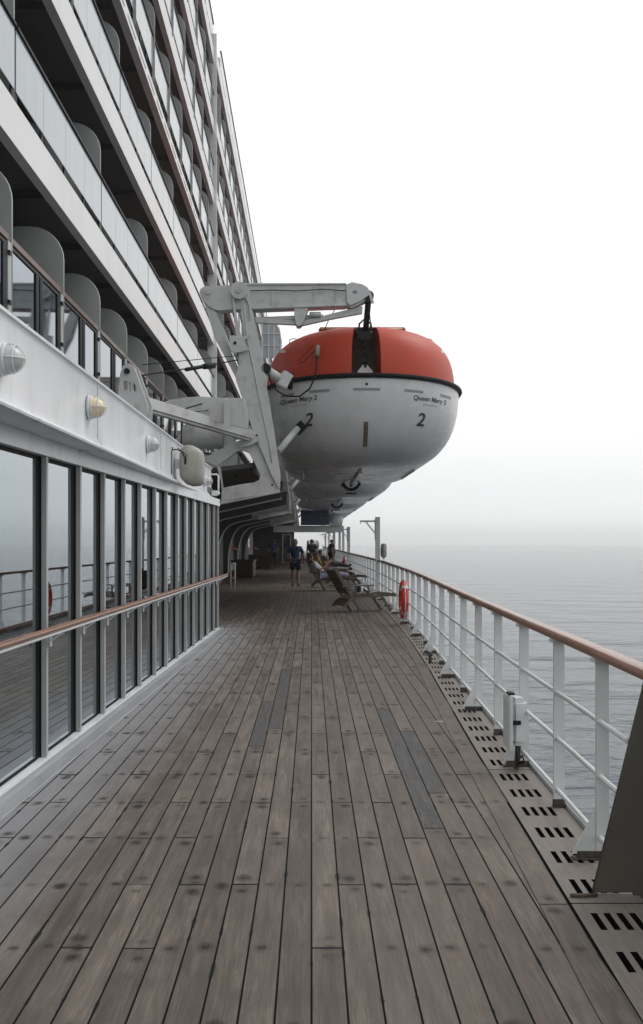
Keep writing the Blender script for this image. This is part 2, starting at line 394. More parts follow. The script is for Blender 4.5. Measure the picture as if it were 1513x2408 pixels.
# ------------------------------------------------------------ railing
rl=thing('ship_railing','white steel ship railing with varnished wooden top rail along the outer deck edge','railing',(0,0,0))
def ribbon(bm,xoff0,xoff1,z0,z1,Y):
    prev=None
    for y in Y:
        x=railx(y); v=[bm.verts.new(p) for p in ((x+xoff0,y,z0),(x+xoff1,y,z0),(x+xoff1,y,z1),(x+xoff0,y,z1))]
        if prev:
            for i in range(4): bm.faces.new((prev[i],prev[(i+1)%4],v[(i+1)%4],v[i]))
        else: bm.faces.new(v)
        prev=v
    bm.faces.new(prev[::-1])
y=2.0; secs=[2.0,5.18,8.4,11.9,15.9,20,24.5,28.35]
for a,b in zip(secs,secs[1:]+[None]):
    if b is None: break
    bm=bmesh.new()
    prev=None; prof=[(-.045,1.045),(.045,1.045),(.052,1.062),(.047,1.08),(.03,1.092),(-.03,1.092),(-.047,1.08),(-.052,1.062)]
    for q in ys(a+.002,b-.002,.5):
        v=[bm.verts.new((railx(q)+px,q,pz)) for px,pz in prof]
        if prev:
            for i in range(8): bm.faces.new((prev[i],prev[(i+1)%8],v[(i+1)%8],v[i]))
        else: bm.faces.new(v)
        prev=v
    bm.faces.new(prev[::-1])
    build('top_rail',bm,TEAK,rl,auto=40)
bm=bmesh.new(); ribbon(bm,-.05,.05,1.045,1.09,ys(28.38,110,1.5)); build('top_rail',bm,TEAK,rl)
for z in (.12,.435,.715):
    bm=bmesh.new(); tube(bm,[(railx(q)-.012,q,z) for q in ys(4.63,110,.6)],.0135,8,True); build('rail_bar',bm,WHITE,rl)
bm=bmesh.new(); ribbon(bm,.042,.075,-.02,.035,ys(4.7,110,.8)); build('toe_bar',bm,WHITE,rl)
posts=[5.13,6.12,7.23,8.39,9.59,10.75,11.9,13.15,14.45,15.75,17.05,18.35,19.6,20.9,22.2,23.5,24.8,26.1,27.3]
y=29.7
while y<60: posts.append(y); y+=1.3
while y<100: posts.append(y); y+=2.6
for i,q in enumerate(posts):
    bm=bmesh.new(); x=railx(q)
    foot=(i%2==0)
    w=.034
    bx(bm,x-w,x+w,q-.008,q+.008,.0 if foot else .03,1.022,.003)
    bx(bm,x-.055,x+.055,q-.03,q+.03,1.022,1.0445,.004)                 # saddle under the top rail
    if foot:
        v=[bm.verts.new(p) for p in ((x-w-.002,q-.006,.26),(x-.155,q-.006,.035),(x-w-.002,q-.006,.035),(x-w-.002,q+.006,.26),(x-.155,q+.006,.035),(x-w-.002,q+.006,.035))]
        bm.faces.new(v[:3]); bm.faces.new(v[3:][::-1]); bm.faces.new((v[0],v[1],v[4],v[3])); bm.faces.new((v[1],v[2],v[5],v[4])); bm.faces.new((v[2],v[0],v[3],v[5]))
    p=build('post',bm,WHITE,rl)
    if q<30:
        bm=bmesh.new()
        if foot: bx(bm,x-.155,x+.036,q-.03,q+.03,.009,.016,.002); bx(bm,x-.13,x+.036,q-.0125,q+.0125,.0165,.05,.003)
        else: bx(bm,x-.040,x+.040,q-.02,q+.02,.009,.02,.004); bx(bm,x-.0365,x+.0365,q-.0115,q+.0115,.0205,.06,.003)
        build('base_plate',bm,RUST,p)
# ------------------------------------------------------------ bulwark end at the near right
bw=thing('bulwark_end','dark grey-green steel bulwark end plate at the near right corner','bulwark',(0,0,0))
me=curve_plate([(1.30,.02),(1.49,.02),(1.49,-.12),(1.64,-.12),(1.66,.02),(1.98,1.30),(1.98,1.65),(1.84,1.65),(1.595,1.22)],[],4.60,4.625,.004); link_mesh('end_plate',me,BULK,bw)
bm=bmesh.new()
bx(bm,1.40,1.63,1.0,4.59,-.13,-.112)
v=[bm.verts.new(p) for p in ((1.62,4.60,-.13),(2.0,4.60,1.30),(2.0,1.0,1.30),(1.57,1.0,-.13),(1.655,4.60,-.13),(2.03,4.60,1.30),(2.03,1.0,1.30),(1.60,1.0,-.13))]
for f in ((0,1,2,3),(4,7,6,5),(0,4,5,1),(3,2,6,7),(1,5,6,2),(0,3,7,4)): bm.faces.new([v[i] for i in f])
build('side_plate',bm,BULK,bw)
bm=bmesh.new(); prev=None
for i in range(9):
    t=i/8; yq=4.598-.36*t; xo=1.70+.02*t; z=.50-.30*t*t
    v=[bm.verts.new((xo-.06,yq,z)),bm.verts.new((xo+.09,yq,z+.01)),bm.verts.new((xo+.09,yq,z-.02)),bm.verts.new((xo-.06,yq,z-.03))]
    if prev:
        for k in range(4): bm.faces.new((prev[k],prev[(k+1)%4],v[(k+1)%4],v[k]))
    else: bm.faces.new(v)
    prev=v
bm.faces.new(prev[::-1]); build('stiffener',bm,BULK,bw)
bm=bmesh.new(); tube(bm,[(1.19,4.58,.016),(1.24,4.57,.019),(1.315,4.585,.017)],.009,8); build('bead',bm,CHAIRW,bw)
# ------------------------------------------------------------ deckhouse with mirrored windows
def wx(y): return -2.155+.0239*y
dh=thing('deckhouse','white deckhouse with a row of mirrored full-height windows and wooden handrail','deckhouse',(0,0,0))
LX=-1.73
def fx(x0,y): return x0-.0056*y
def skew(bm,x0,x1,y0,y1,z0,z1,fun0=None,fun1=None,n=1,mi=0):
    """slab between two lines x=fun(y)"""
    f0=fun0 or (lambda y:fx(x0,y)); f1=fun1 or (lambda y:fx(x1,y))
    prev=None
    for q in [y0+(y1-y0)*i/n for i in range(n+1)]:
        v=[bm.verts.new(p) for p in ((f0(q),q,z0),(f1(q),q,z0),(f1(q),q,z1),(f0(q),q,z1))]
        if prev:
            for i in range(4): bm.faces.new((prev[i],prev[(i+1)%4],v[(i+1)%4],v[i])).material_index=mi
        else: bm.faces.new(v).material_index=mi
        prev=v
    bm.faces.new(prev[::-1]).material_index=mi
mxs=[105,185,242,290,328,363,390,416,436,455,473,488,503]
MY=[3.2,5.75]+[5045/(789-x) for x in mxs]+[18.22]
WH=2.27
bm=bmesh.new(); skew(bm,0,0,1,18.30,WH,2.395,lambda y:wx(y)-.10,lambda y:wx(y)+.035); build('window_header',bm,WALLP,dh)
bm=bmesh.new(); skew(bm,0,0,1,18.30,0,.045,lambda y:wx(y)-.10,lambda y:wx(y)+.035); build('window_sill',bm,WALLP,dh)
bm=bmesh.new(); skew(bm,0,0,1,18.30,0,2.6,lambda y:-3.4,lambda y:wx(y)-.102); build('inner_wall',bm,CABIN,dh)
for a,b in zip(MY,MY[1:]):
    bm=bmesh.new(); skew(bm,0,0,a+.001,b-.001,.046,WH-.001,lambda y:wx(y)-.04,lambda y:wx(y)-.03)
    w=build('window',bm,MGLASS,dh)
    bm=bmesh.new()      # black border on the glass, wider than the cover strip
    skew(bm,0,0,b-.11,b-.003,.047,WH-.002,lambda y:wx(y)-.0298,lambda y:wx(y)-.027)
    skew(bm,0,0,b-.026,b-.004,.047,WH-.002,lambda y:wx(y)-.0265,lambda y:wx(y)-.016)
    skew(bm,0,0,a+.030,a+.10,.047,WH-.002,lambda y:wx(y)-.0298,lambda y:wx(y)-.027)
    skew(bm,0,0,a+.101,b-.111,WH-.03,WH-.003,lambda y:wx(y)-.0298,lambda y:wx(y)-.022)
    skew(bm,0,0,a+.101,b-.111,.047,.062,lambda y:wx(y)-.0298,lambda y:wx(y)-.022)
    build('gasket',bm,BLACK,w)
    bm=bmesh.new(); skew(bm,0,0,b-.023,b+.023,.046,WH-.0005,lambda y:wx(y)-.0155,lambda y:wx(y)+.022)
    build('mullion',bm,MULL,w)
# ledge, curved moulding and parapet wall
bm=bmesh.new(); prof=[(-2.05,2.396),(LX+.055,2.396),(LX+.06,2.41),(LX+.05,2.425),(LX+.005,2.45),(LX-.01,2.50),(LX-.012,2.93),(LX-.006,2.95),(LX+.012,2.955),(LX+.012,2.975),(LX-.05,2.99),(LX-.10,2.99),(-2.05,2.97)]
prev=None
for q in ys(.8,18.30,1.0):
    v=[bm.verts.new((x-.0056*q+(.0 if x>-2 else 0),q,z)) for x,z in prof]
    if prev:
        for i in range(len(prof)): bm.faces.new((prev[i],prev[(i+1)%len(prof)],v[(i+1)%len(prof)],v[i]))
    else: bm.faces.new(v)
    prev=v
bm.faces.new(prev[::-1]); build('parapet_wall',bm,WALLP,dh,auto=30)
bm=bmesh.new(); skew(bm,-3.62,-2.052,.8,18.3,2.90,2.965); build('upper_deck',bm,UNDER,dh)
bm=bmesh.new()
for yj in (5.0,8.3,11.9,15.4): skew(bm,LX-.009,LX-.0035,yj,yj+.012,2.50,2.93)
build('weld_seam',bm,WALLP,dh)
# pipes and sockets at the wall corner
bm=bmesh.new(); tube(bm,[(LX-.09,18.2,2.52),(LX+.01,18.2,2.52),(LX+.03,18.2,2.55),(LX+.03,18.2,2.82),(LX,18.2,2.85),(LX-.10,18.2,2.85)],.016); build('grab_handle',bm,WALLP,dh)
bm=bmesh.new(); bx(bm,LX-.09,LX+.02,18.05,18.19,2.455,2.55,.01); sphere(bm,(LX+.03,18.12,2.50),.035); build('socket',bm,WALLP,dh)
# handrail
bm=bmesh.new(); tube(bm,[(wx(q)+.135,q,1.01+.0*q) for q in ys(1.2,18.62,1.2)],.024,10); hr=build('handrail',bm,TEAK,dh)
bm=bmesh.new(); tube(bm,[(wx(q)+.135,q,.975) for q in ys(1.2,18.62,1.2)],.012,6); build('rail_strip',bm,WHITE,hr)
for i,b in enumerate(MY[1:]):
    if i%1==0:
        bm=bmesh.new(); bar(bm,(wx(b)+.043,b,.90),(wx(b)+.132,b,.962),.035,.014); bx(bm,wx(b)+.0425,wx(b)+.052,b-.03,b+.03,.86,.94,.004); build('bracket',bm,WHITE,hr)
# painted gutter strip between windows and planks
bm=bmesh.new(); prev=None
for q in ys(.9,18.6,.8):
    v=[bm.verts.new(p) for p in ((wx(q)+.02,q,.030),(wx(q)+.06,q,.022),(wx(q)+.08,q,.008),(wx(q)+.18,q,.006),(wx(q)+.192,q,-.01))]
    if prev:
        for i in range(4): bm.faces.new((prev[i],prev[i+1],v[i+1],v[i]))
    prev=v
o=build('deck_margin',bm,MARGIN); tag(o,kind='structure')
# bulkhead lamps
def lamp(y,z,m,label):
    t=thing('bulkhead_lamp',label,'wall lamp',(fx(LX-.004,y),y,z),0,'caged round lamps on the white parapet wall')
    bm=bmesh.new(); tube(bm,[(0,0,0),(.022,0,0)],.098,24); tube(bm,[(.022,0,0),(.04,0,0)],.088,24); build('base',bm,WALLP,t)
    bm=bmesh.new(); sphere(bm,(.04,0,0),.08,1.1,1,1,20,14); build('dome',bm,m,t)
    bm=bmesh.new()
    for ang in (0,math.pi/2):
        pts=[]
        for k in range(13):
            th=math.pi*k/12; r=.0865
            c=math.cos(th)*r; pts.append((.042+math.sin(th)*r*1.12,c*math.cos(ang),c*math.sin(ang)))
        tube(bm,pts,.0042,6)
    tube(bm,[(.085,math.cos(2*math.pi*k/20)*.074,math.sin(2*math.pi*k/20)*.074) for k in range(21)],.0042,6,False)
    build('guard',bm,WALLP,t)
lamp(5.66,2.68,CLEAR,'grey round caged lamp nearest the left edge of the photo')
lamp(7.95,2.71,CREAM,'cream yellowed round caged lamp on the parapet wall')
lamp(10.9,2.70,CLEAR,'pale round caged lamp on the wall just before the beige floodlight')
lamp(17.0,2.66,CLEAR,'small pale round lamp right behind the beige floodlight, by the wall corner')
# beige floodlight
t=thing('floodlight','beige rounded floodlight housing with black cable on the parapet wall','floodlight',(fx(LX,13.2),13.2,2.66),0)
bm=bmesh.new()
secs=[(-.02,.14,.17),(0,.17,.21),(.06,.19,.26),(.14,.19,.27),(.22,.17,.25),(.27,.14,.22),(.29,.09,.17)]
prev=None
for (xo,ry,rz) in secs:
    v=[]
    for k in range(24):
        a=2*math.pi*k/24; c,s=math.cos(a),math.sin(a); e=.55
        v.append(bm.verts.new((.09+xo,math.copysign(abs(c)**e,c)*ry,math.copysign(abs(s)**e,s)*rz-(.06*xo/.29))))
    if prev:
        for k in range(24): bm.faces.new((prev[k],prev[(k+1)%24],v[(k+1)%24],v[k]))
    else: bm.faces.new(v)
    prev=v
bm.faces.new(prev[::-1]); build('housing',bm,BEIGE,t,auto=50)
bm=bmesh.new(); bx(bm,-.003,.07,-.05,.05,-.06,.06,.006); build('bracket',bm,WALLP,t)
bm=bmesh.new(); bx(bm,.10,.20,-.192,-.176,-.06,.09,.006); build('junction_box',bm,BEIGE,t)
bm=bmesh.new(); tube(bm,[(.15,-.20,-.02),(.155,-.22,.06),(.11,-.24,.15),(.04,-.24,.17),(-.0,-.26,.16),(-.0,-.30,.19)],.008); tube(bm,[(.16,-.20,-.02),(.17,-.22,.1),(.06,-.24,.19)],.006); tube(bm,[(0,-.24,.17),(.0,-.36,.13),(.0,-.36,-.16)],.006); build('cable',bm,BLACK,t)
# ------------------------------------------------------------ cabin superstructure
ss=thing('cabin_superstructure','tall white ship superstructure with rows of cabin balconies rising over the deck','superstructure',(0,0,0))
XF=-3.6; RT=.765
bot=lambda n: 1.65+(.593+RT*n)*3.6          # underside of floor band n
BH=.54; Y0F=8.0; YB=39.0; YE=118.0
spac={0:(14.77,2.6),1:(17.56,5.2),2:(15.43,3.9),3:(23.5,2.6),4:(29.4,2.6),5:(30.2,2.6),6:(30.6,2.6)}
def xsec(y): return XF if y<YB else XF+.10
npart=0; nglass=0
farp=bmesh.new(); farg=bmesh.new()
arc=[]
def part_poly(z0,z1,x_out,x_in,r=.5):
    pts=[(x_in,z0),(x_out,z0)]
    for k in range(9):
        a=math.pi/2*k/8; pts.append((x_out-r+r*math.cos(a),z1-r+r*math.sin(a)))
    pts.append((x_in,z1)); return pts
for n in range(0,8):
    zb=bot(n); zt=zb+BH
    # floor bands, each side of the break
    for (a,b) in ((Y0F,YB-.1),(YB+.1,YE)):
        X=xsec((a+b)/2)
        if n==7 : continue
        if n!=3:
            bm=bmesh.new(); skew(bm,X-.14,X,a,b,zb,zt,n=4); build('floor_band',bm,BAND,ss)
        else:
            bm=bmesh.new(); skew(bm,X-.14,X+.02,a,b,zb,zb+.30,n=4); fb=build('floor_band',bm,BAND,ss)
            bm=bmesh.new(); skew(bm,X-.14,X-.07,a,b,zb+.302,zt-.02,n=4); build('dark_strip',bm,CABF,fb)
            bm=bmesh.new(); q=a+.3
            while q<b-1.2:
                skew(bm,X+.021,X+.034,q,q+.95,zb+.13,zb+.19); q+=1.3
            build('light_strip',bm,BAND,fb)
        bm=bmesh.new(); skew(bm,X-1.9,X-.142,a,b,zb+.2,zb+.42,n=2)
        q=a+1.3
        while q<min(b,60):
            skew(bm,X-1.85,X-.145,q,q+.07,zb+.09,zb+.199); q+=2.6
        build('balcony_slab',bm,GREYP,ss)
    if n==7: continue
    if n==6: pass
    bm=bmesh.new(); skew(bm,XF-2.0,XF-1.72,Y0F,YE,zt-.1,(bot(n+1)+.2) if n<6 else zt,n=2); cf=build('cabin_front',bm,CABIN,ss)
    bm=bmesh.new(); q=spac[n][0]-spac[n][1]*4
    while q<62:
        if q>Y0F and n<6:
            for o_ in (.5,.62,.98): skew(bm,XF-1.719,XF-1.68,q+spac[n][1]*o_,q+spac[n][1]*o_+.06,zt,bot(n+1)-.1)
        q+=spac[n][1]
    if len(bm.verts): build('door_frame',bm,CABF,cf)
    else: bm.free()
    # partitions and balustrades
    y0,s=spac[n]; q=y0-s*math.ceil((y0-Y0F)/s)
    z0=zt-.12; glz0=zt+.15; glz1=zt+.92
    if n==0: z0=4.22; glz0=4.30; glz1=5.20
    first=True
    while q<YE:
        X=xsec(q)
        if n==6: near=False; poly=None
        poly=part_poly(z0,zb+.24+2.23 if n else 6.30,fx(X+(.012 if n==0 else .035 if n>=3 else -.02),q),fx(X-1.71,q),.5)
        if n==6: poly=part_poly(z0,zt+.7,fx(X-.035,q),fx(X-.8,q),.1)
        near=q<54 and (q>spac[n][0]-11)
        if near and npart<96:
            npart+=1; o=plate('balcony_partition',poly,[],q-.02,q+.02,PART,ss,.008)
            if n==0:
                bm=bmesh.new(); bx(bm,fx(X,q)-.05,fx(X,q)+.008,q-.16,q-.021,4.22,5.27,.004); build('edge_post',bm,PART,o)
        else:
            a=[farp.verts.new((p[0],q,p[1])) for p in poly]; b_=[farp.verts.new((p[0],q+.05,p[1])) for p in poly]
            farp.faces.new(a); farp.faces.new(b_[::-1])
            for i in range(len(a)): farp.faces.new((a[i],a[(i+1)%len(a)],b_[(i+1)%len(a)],b_[i]))
        ya,yb=q+.03,q+s-.03
        if ya<YB<yb: yb=YB-.12
        if near and nglass<92:
            nglass+=1
            if n==0:
                bm=bmesh.new(); skew(bm,X-.03,X-.018,ya,yb-.1,glz0,glz1); g=build('balustrade_glass',bm,DGLASS,ss)
                bm=bmesh.new(); md=(ya+yb)/2
                for c in (md-.18,md+.03,yb-.30): skew(bm,X-.04,X+.0,c,c+.14,4.25,5.2)
                skew(bm,X-.04,X-.002,ya,yb-.1,5.205,5.25); skew(bm,X-.04,X-.002,ya,yb-.1,4.24,4.29)
                for z in (5.10,4.5): skew(bm,X+.001,X+.03,yb-.14,yb-.06,z,z+.05)
                build('balustrade_frame',bm,DARK,g)
                bm=bmesh.new(); skew(bm,X-.09,X+.005,ya,yb-.10,5.275,5.35); build('balustrade_rail',bm,RAILD,g)
            else:
                k=4 if s>3 else 3; gg=None
                bm=bmesh.new()
                for i in range(k):
                    aa=ya+(yb-ya)*i/k+.006; bb=ya+(yb-ya)*(i+1)/k-.006
                    skew(bm,X-.022,X-.008,aa,bb,glz0,glz1)
                g=build('balustrade_glass',bm,PGLASS,ss)
                bm=bmesh.new(); skew(bm,X-.05,X+.02,ya,yb,glz1+.012,glz1+.05)
                for i in range(k+1):
                    c=ya+(yb-ya)*i/k; c=min(max(c,ya+.05),yb-.05); skew(bm,X-.05,X-.0235,c-.04,c+.04,zt+.002,glz1+.011)
                build('balustrade_frame',bm,DARK,g)
        elif q>30 or n>2:
            skew(farg,X-.022,X-.008,ya,yb,glz0,glz1)
            skew(farg,X-.05,X+.02,ya,yb,glz1+.012,glz1+.05,mi=1)
        q+=s
o=build('balcony_partition',farp,PART,ss); tag(o,kind='stuff')
o=build('balustrade_glass',farg,[PGLASS,DARK],ss); tag(o,kind='stuff')
# dark gap behind balustrade feet, vertical fins, roof, lower wall
bm=bmesh.new(); skew(bm,XF-.25,XF+.11,YB-.095,YB+.0,3.0,bot(6)+BH+.6); build('facade_fin',bm,BAND,ss)
bm=bmesh.new(); skew(bm,XF-.3,XF-.16,Y0F,YE,2.97,4.20); build('lower_wall',bm,WALLP,ss)
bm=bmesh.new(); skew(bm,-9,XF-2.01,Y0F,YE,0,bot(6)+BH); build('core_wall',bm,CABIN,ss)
# upper pale windowed wing seen past the arm
wg=thing('curved_screen','tall glazed wind screen with rounded top behind the davit arm','screen',(0,0,0))
pts=[P(617,842,60),P(617,760,60),P(645,755,60),P(657,775,60),P(662,805,60),P(660,842,60)]
plate('glass_panel',[(p.x,p.z) for p in pts],[],60,60.05,PGLASS,wg)
bm=bmesh.new()
for a,b in ((0,1),(1,2),(2,3),(3,4),(4,5)): bar(bm,pts[a]+Vector((0,-.05,0)),pts[b]+Vector((0,-.05,0)),.10,.09)
for x in (632,645): bar(bm,P(x,760,59.9),P(x,842,59.9),.07,.06)
for y in (785,812): bar(bm,P(617,y,59.93),P(660,y,59.93),.06,.05)
build('frame',bm,WHITE,wg)
# ------------------------------------------------------------ recess under the boat deck
rw=thing('promenade_wall','white inner promenade wall with dark windows under the lifeboats','wall',(0,0,0))
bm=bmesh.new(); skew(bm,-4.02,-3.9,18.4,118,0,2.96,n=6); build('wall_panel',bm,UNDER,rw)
for i in range(9):
    q=24+i*6.2
    bm=bmesh.new(); skew(bm,-3.899,-3.885,q,q+.9,1.15,1.75); build('window',bm,DGLASS if i%2 else BLACK,rw)
    bm=bmesh.new(); skew(bm,-3.899,-3.86,q+2.0,q+2.3,1.35,1.6); build('wall_box',bm,DARK,rw)
od=thing('boat_deck_overhead','grey painted overhead deck carrying the davits above the promenade','overhead deck',(0,0,0))
bm=bmesh.new(); prev=None
for q in (22.35,118):
    v=[bm.verts.new(p) for p in ((fx(-3.9,q),q,2.96),(fx(-1.15,q),q,3.29),(fx(-1.15,q),q,3.39),(fx(-3.9,q),q,3.06))]
    if prev:
        for i in range(4): bm.faces.new((prev[i],prev[(i+1)%4],v[(i+1)%4],v[i]))
    else: bm.faces.new(v)
    prev=v
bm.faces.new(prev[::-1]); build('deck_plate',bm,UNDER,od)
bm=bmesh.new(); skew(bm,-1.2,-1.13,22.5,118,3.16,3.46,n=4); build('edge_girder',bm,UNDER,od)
def rib_poly():
    return [(-.70,2.85),(-1.4,2.70),(-2.3,2.50),(-2.9,2.37),(-3.15,2.26),(-3.35,2.05),(-3.5,1.75),(-3.62,1.35),(-3.68,.9),(-3.7,0),(-3.95,0),(-3.95,2.94),(-.98,3.30),(-.66,3.34)]
ribs=[28.5,34.6,41,47.2,53.8,60.4]
rb=None
for q in ribs:
    me=curve_plate([(fx(x,q),z) for x,z in rib_poly()],[],q-.04,q+.04,.006)
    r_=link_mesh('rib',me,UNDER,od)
    bm=bmesh.new(); pp=rib_poly()[:10]
    for a,b in zip(pp,pp[1:]):
        bar(bm,(fx(a[0],q),q,a[1]-.01),(fx(b[0],q),q,b[1]-.01),.035,.22,up=(0,1,0))
    build('flange',bm,WHITE,r_)
# far bulkhead, portal beam and door
pb=thing('portal_frame','white cross beam with columns spanning the far end of the promenade','portal',(0,0,0))
bm=bmesh.new(); bx(bm,-2.3,1.95,60,60.5,2.12,2.52,.02); build('beam',bm,WHITE,pb)
for x in (1.70,1.92):
    bm=bmesh.new(); bx(bm,x-.07,x+.07,60.1,60.3,0,2.119,.01); build('column',bm,WHITE,pb)
fb=thing('far_bulkhead','white bulkhead with a glazed door at the far end of the promenade','bulkhead',(0,0,0))
bm=bmesh.new(); bx(bm,-3.88,-1.95,66,66.2,0,2.9); bx(bm,-1.35,-1.15,66,66.2,0,2.9); bx(bm,-1.949,-1.351,66,66.2,0,.12); bx(bm,-1.949,-1.351,66,66.2,2.05,2.9); build('wall_panel',bm,UNDER,fb)
bm=bmesh.new(); bx(bm,-1.90,-1.40,66.05,66.08,.17,1.98); d=build('door',bm,DGLASS,fb)
bm=bmesh.new(); bx(bm,-1.95,-1.88,65.96,66.04,.12,2.05); bx(bm,-1.42,-1.35,65.96,66.04,.12,2.05); bx(bm,-1.879,-1.421,65.96,66.04,1.98,2.05); build('door_frame',bm,WHITE,d)
bs=thing('blue_screen','dark blue panelled screen with pale rails above the white cross beam','screen',(0,0,0))
bm=bmesh.new(); bx(bm,-.62,1.03,59.2,59.3,2.53,3.42,.01); build('panel',bm,BLUE,bs)
bm=bmesh.new()
for z in (2.62,2.92,3.22): tube(bm,[(-.66,59.1,z),(1.05,59.1,z)],.018,6)
for x in (-.62,.55,1.0): tube(bm,[(x,59.1,2.5),(x,59.1,3.45)],.02,6)
build('rails',bm,GREYP,bs)
# winch tub on the beam
t=thing('white_casing','white rounded casing on the right end of the cross beam','casing',(1.45,60,2.525))
bm=bmesh.new(); sphere(bm,(0,0,.35),.42,1.1,1,.95); bx(bm,-.4,.4,-.3,.3,0,.25,.03); build('casing',bm,WHITE,t)
# ------------------------------------------------------------ lifeboats
LB=12.2; HB=2.47; ZG=5.27; DH=1.87; CH=1.24
def outline():
    fr=[0,.06,.125,.14,.155,.17,.25,.34,.43,.52,.61,.70,.78,.85,.91,.955,.985,1]
    pts=[]
    for f in fr:
        u=1-(1-f**2.15)**(1/2.15); pts.append((f*HB,u*3.4))
    for y in (4.2,5.2,6.2,7.2,8.2,9.2,10.1): pts.append((HB,y))
    for a in (15,30,45,60,75,90):
        pts.append((HB-.9+.9*math.cos(R(a)) , 11.0+1.2*math.sin(R(a))))
    for x in (1.0,.5,0): pts.append((x,LB))
    return pts
OUT=outline()
full=[(x,y) for x,y in OUT]+[(-x,y) for x,y in OUT[-2:0:-1]]
def hull_pt(x,y,a):
    s=math.cos(a)**.50 if a<math.pi/2-1e-6 else 0
    if y<3.4: yy=y+(1-s)*2.7*(1-y/3.4)**1.0
    elif y>7.6: yy=y-(1-s)*4.4*((y-7.6)/4.6)**1.1
    else: yy=y
    dr=.16*(1-abs(x)/HB) if False else 0
    return Vector((x*s, yy, -DH*math.sin(a)**.92 if a>0 else 0))
def sheer(y): return 0.0
def make_lifeboat(label):
    t=thing('lifeboat',label,'lifeboat',(1.22,22.0,ZG),0,'orange and white lifeboats hanging in a row')
    n=len(full)
    bm=bmesh.new(); rings=[]
    As=[R(a) for a in (0,3,8,14,20,27,34,41,48,55,62,68,74,79,83,86,88.5)]
    for a in As: rings.append([bm.verts.new(hull_pt(x,y,a)) for x,y in full])
    rings.append([bm.verts.new(hull_pt(x,y,math.pi/2)) for x,y in full])
    for r0,r1 in zip(rings,rings[1:]):
        for k in range(n): bm.faces.new((r0[k],r0[(k+1)%n],r1[(k+1)%n],r1[k]))
    bmesh.ops.remove_doubles(bm,verts=bm.verts,dist=.0008)
    bmesh.ops.recalc_face_normals(bm,faces=bm.faces)
    bv=BVHTree.FromBMesh(bm)
    hull=build('hull',bm,HULLW,t,smooth=True)
    # canopy
    bm=bmesh.new(); rings=[]
    PH=[0,6,13,21,30,40,50,59,67,74,80,84,87]
    def can(x,y,ph):
        s=math.cos(R(ph))**.29; z=CH*math.sin(R(ph))**.92 if ph else 0
        ins=.10
        X=x*(1-ins/HB)*(.52+.48*s) if False else x*(1-ins/HB)*s
        yc=6.85; 
        fr=max(0,1-y/3.4); bk=max(0,(y-10)/2.2)
        Y=y+ins*fr+(1-s)*2.0*fr-(1-s)*1.6*bk-ins*bk
        # raised shoulders either side of the bow pocket
        ax=abs(x)
        if y<1.6 and ax<.345 and ph<75: Y=1.62
        return Vector((X,Y,.05+z))
    for ph in PH: rings.append([bm.verts.new(can(x,y,ph)) for x,y in full])
    top=[bm.verts.new(can(x,y,90)) for x,y in full]
    rings.append(top)
    for i,(r0,r1) in enumerate(zip(rings,rings[1:])):
        for k in range(n):
            f=bm.faces.new((r0[k],r0[(k+1)%n],r1[(k+1)%n],r1[k]))
            c=f.calc_center_median()
            if abs(c.x)<.33 and c.y>1.5 and c.y<1.9 and c.z<1.3: f.material_index=1
    bmesh.ops.remove_doubles(bm,verts=bm.verts,dist=.0008)
    bmesh.ops.recalc_face_normals(bm,faces=bm.faces)
    bvc=BVHTree.FromBMesh(bm)
    build('canopy',bm,[ORANGE,OLIVE],t,auto=45)
    # rubbing strake
    bm=bmesh.new(); tube(bm,[(x*1.012,y-.03 if y<3 else y,.02) for x,y in full]+[(full[0][0],full[0][1]-.03,.02)],.055,8,False); build('rub_rail',bm,BLACK,t)
    # raised hatch frame on the roof
    bm=bmesh.new(); v=bx(bm,-1.05,.98,1.25,2.5,1.235,1.36,.03); h=build('hatch',bm,ORANGE,t)
    bm=bmesh.new(); tube(bm,[(-1.0,1.22,1.31),(.9,1.22,1.31)],.022,8); build('hatch_bar',bm,CREAM,h)
    # cockpit further aft
    bm=bmesh.new(); bx(bm,-.7,.7,8.2,9.8,1.2,1.85,.15); build('wheelhouse',bm,ORANGE,t)
    # lifting hook and bow bracket
    bm=bmesh.new()
    me_pts=[(-.17,.03),(.17,.03),(.17,.22),(.05,.36),(-.05,.36),(-.17,.22)]
    build('tmp',bm).name; bpy.data.objects.remove(bpy.data.objects['tmp'])
    plate('hook_plate',me_pts,[[(-.05,.10),(.05,.10),(.05,.16),(-.05,.16)]],.62,.66,WHITE,t,.004)
    bm=bmesh.new(); tube(bm,[(0,.64,.30),(0,.64,.62)],.04,8); bx(bm,-.07,.07,.57,.71,.42,.52,.01); tube(bm,[(0,.64,.62),(-.15,.64,.78),(-.17,.64,1.0),(-.13,.64,1.3),(0,.64,1.42),(.13,.64,1.3),(.17,.64,1.0),(.15,.64,.78),(0,.64,.62)],.022,8,False); build('lifting_ring',bm,DARK,t)
    # grab loops on the roof
    for x in (-1.65,1.65):
        bm=bmesh.new(); tube(bm,[(x-.12,2.6,1.16),(x-.11,2.6,1.33),(x,2.6,1.36),(x+.11,2.6,1.33),(x+.12,2.6,1.16)],.014,6); build('grab_loop',bm,WHITE,t)
    # reflective tapes on hull and canopy, projected on the surface
    def proj(b_,me,dy=-.012):
        for v in me.vertices:
            h=b_.ray_cast(Vector((v.co.x,-3,v.co.z)),Vector((0,1,0)))
            if h[0]:
                nr=h[1] if h[1].y<0 else -h[1]; v.co=h[0]+nr*abs(dy)
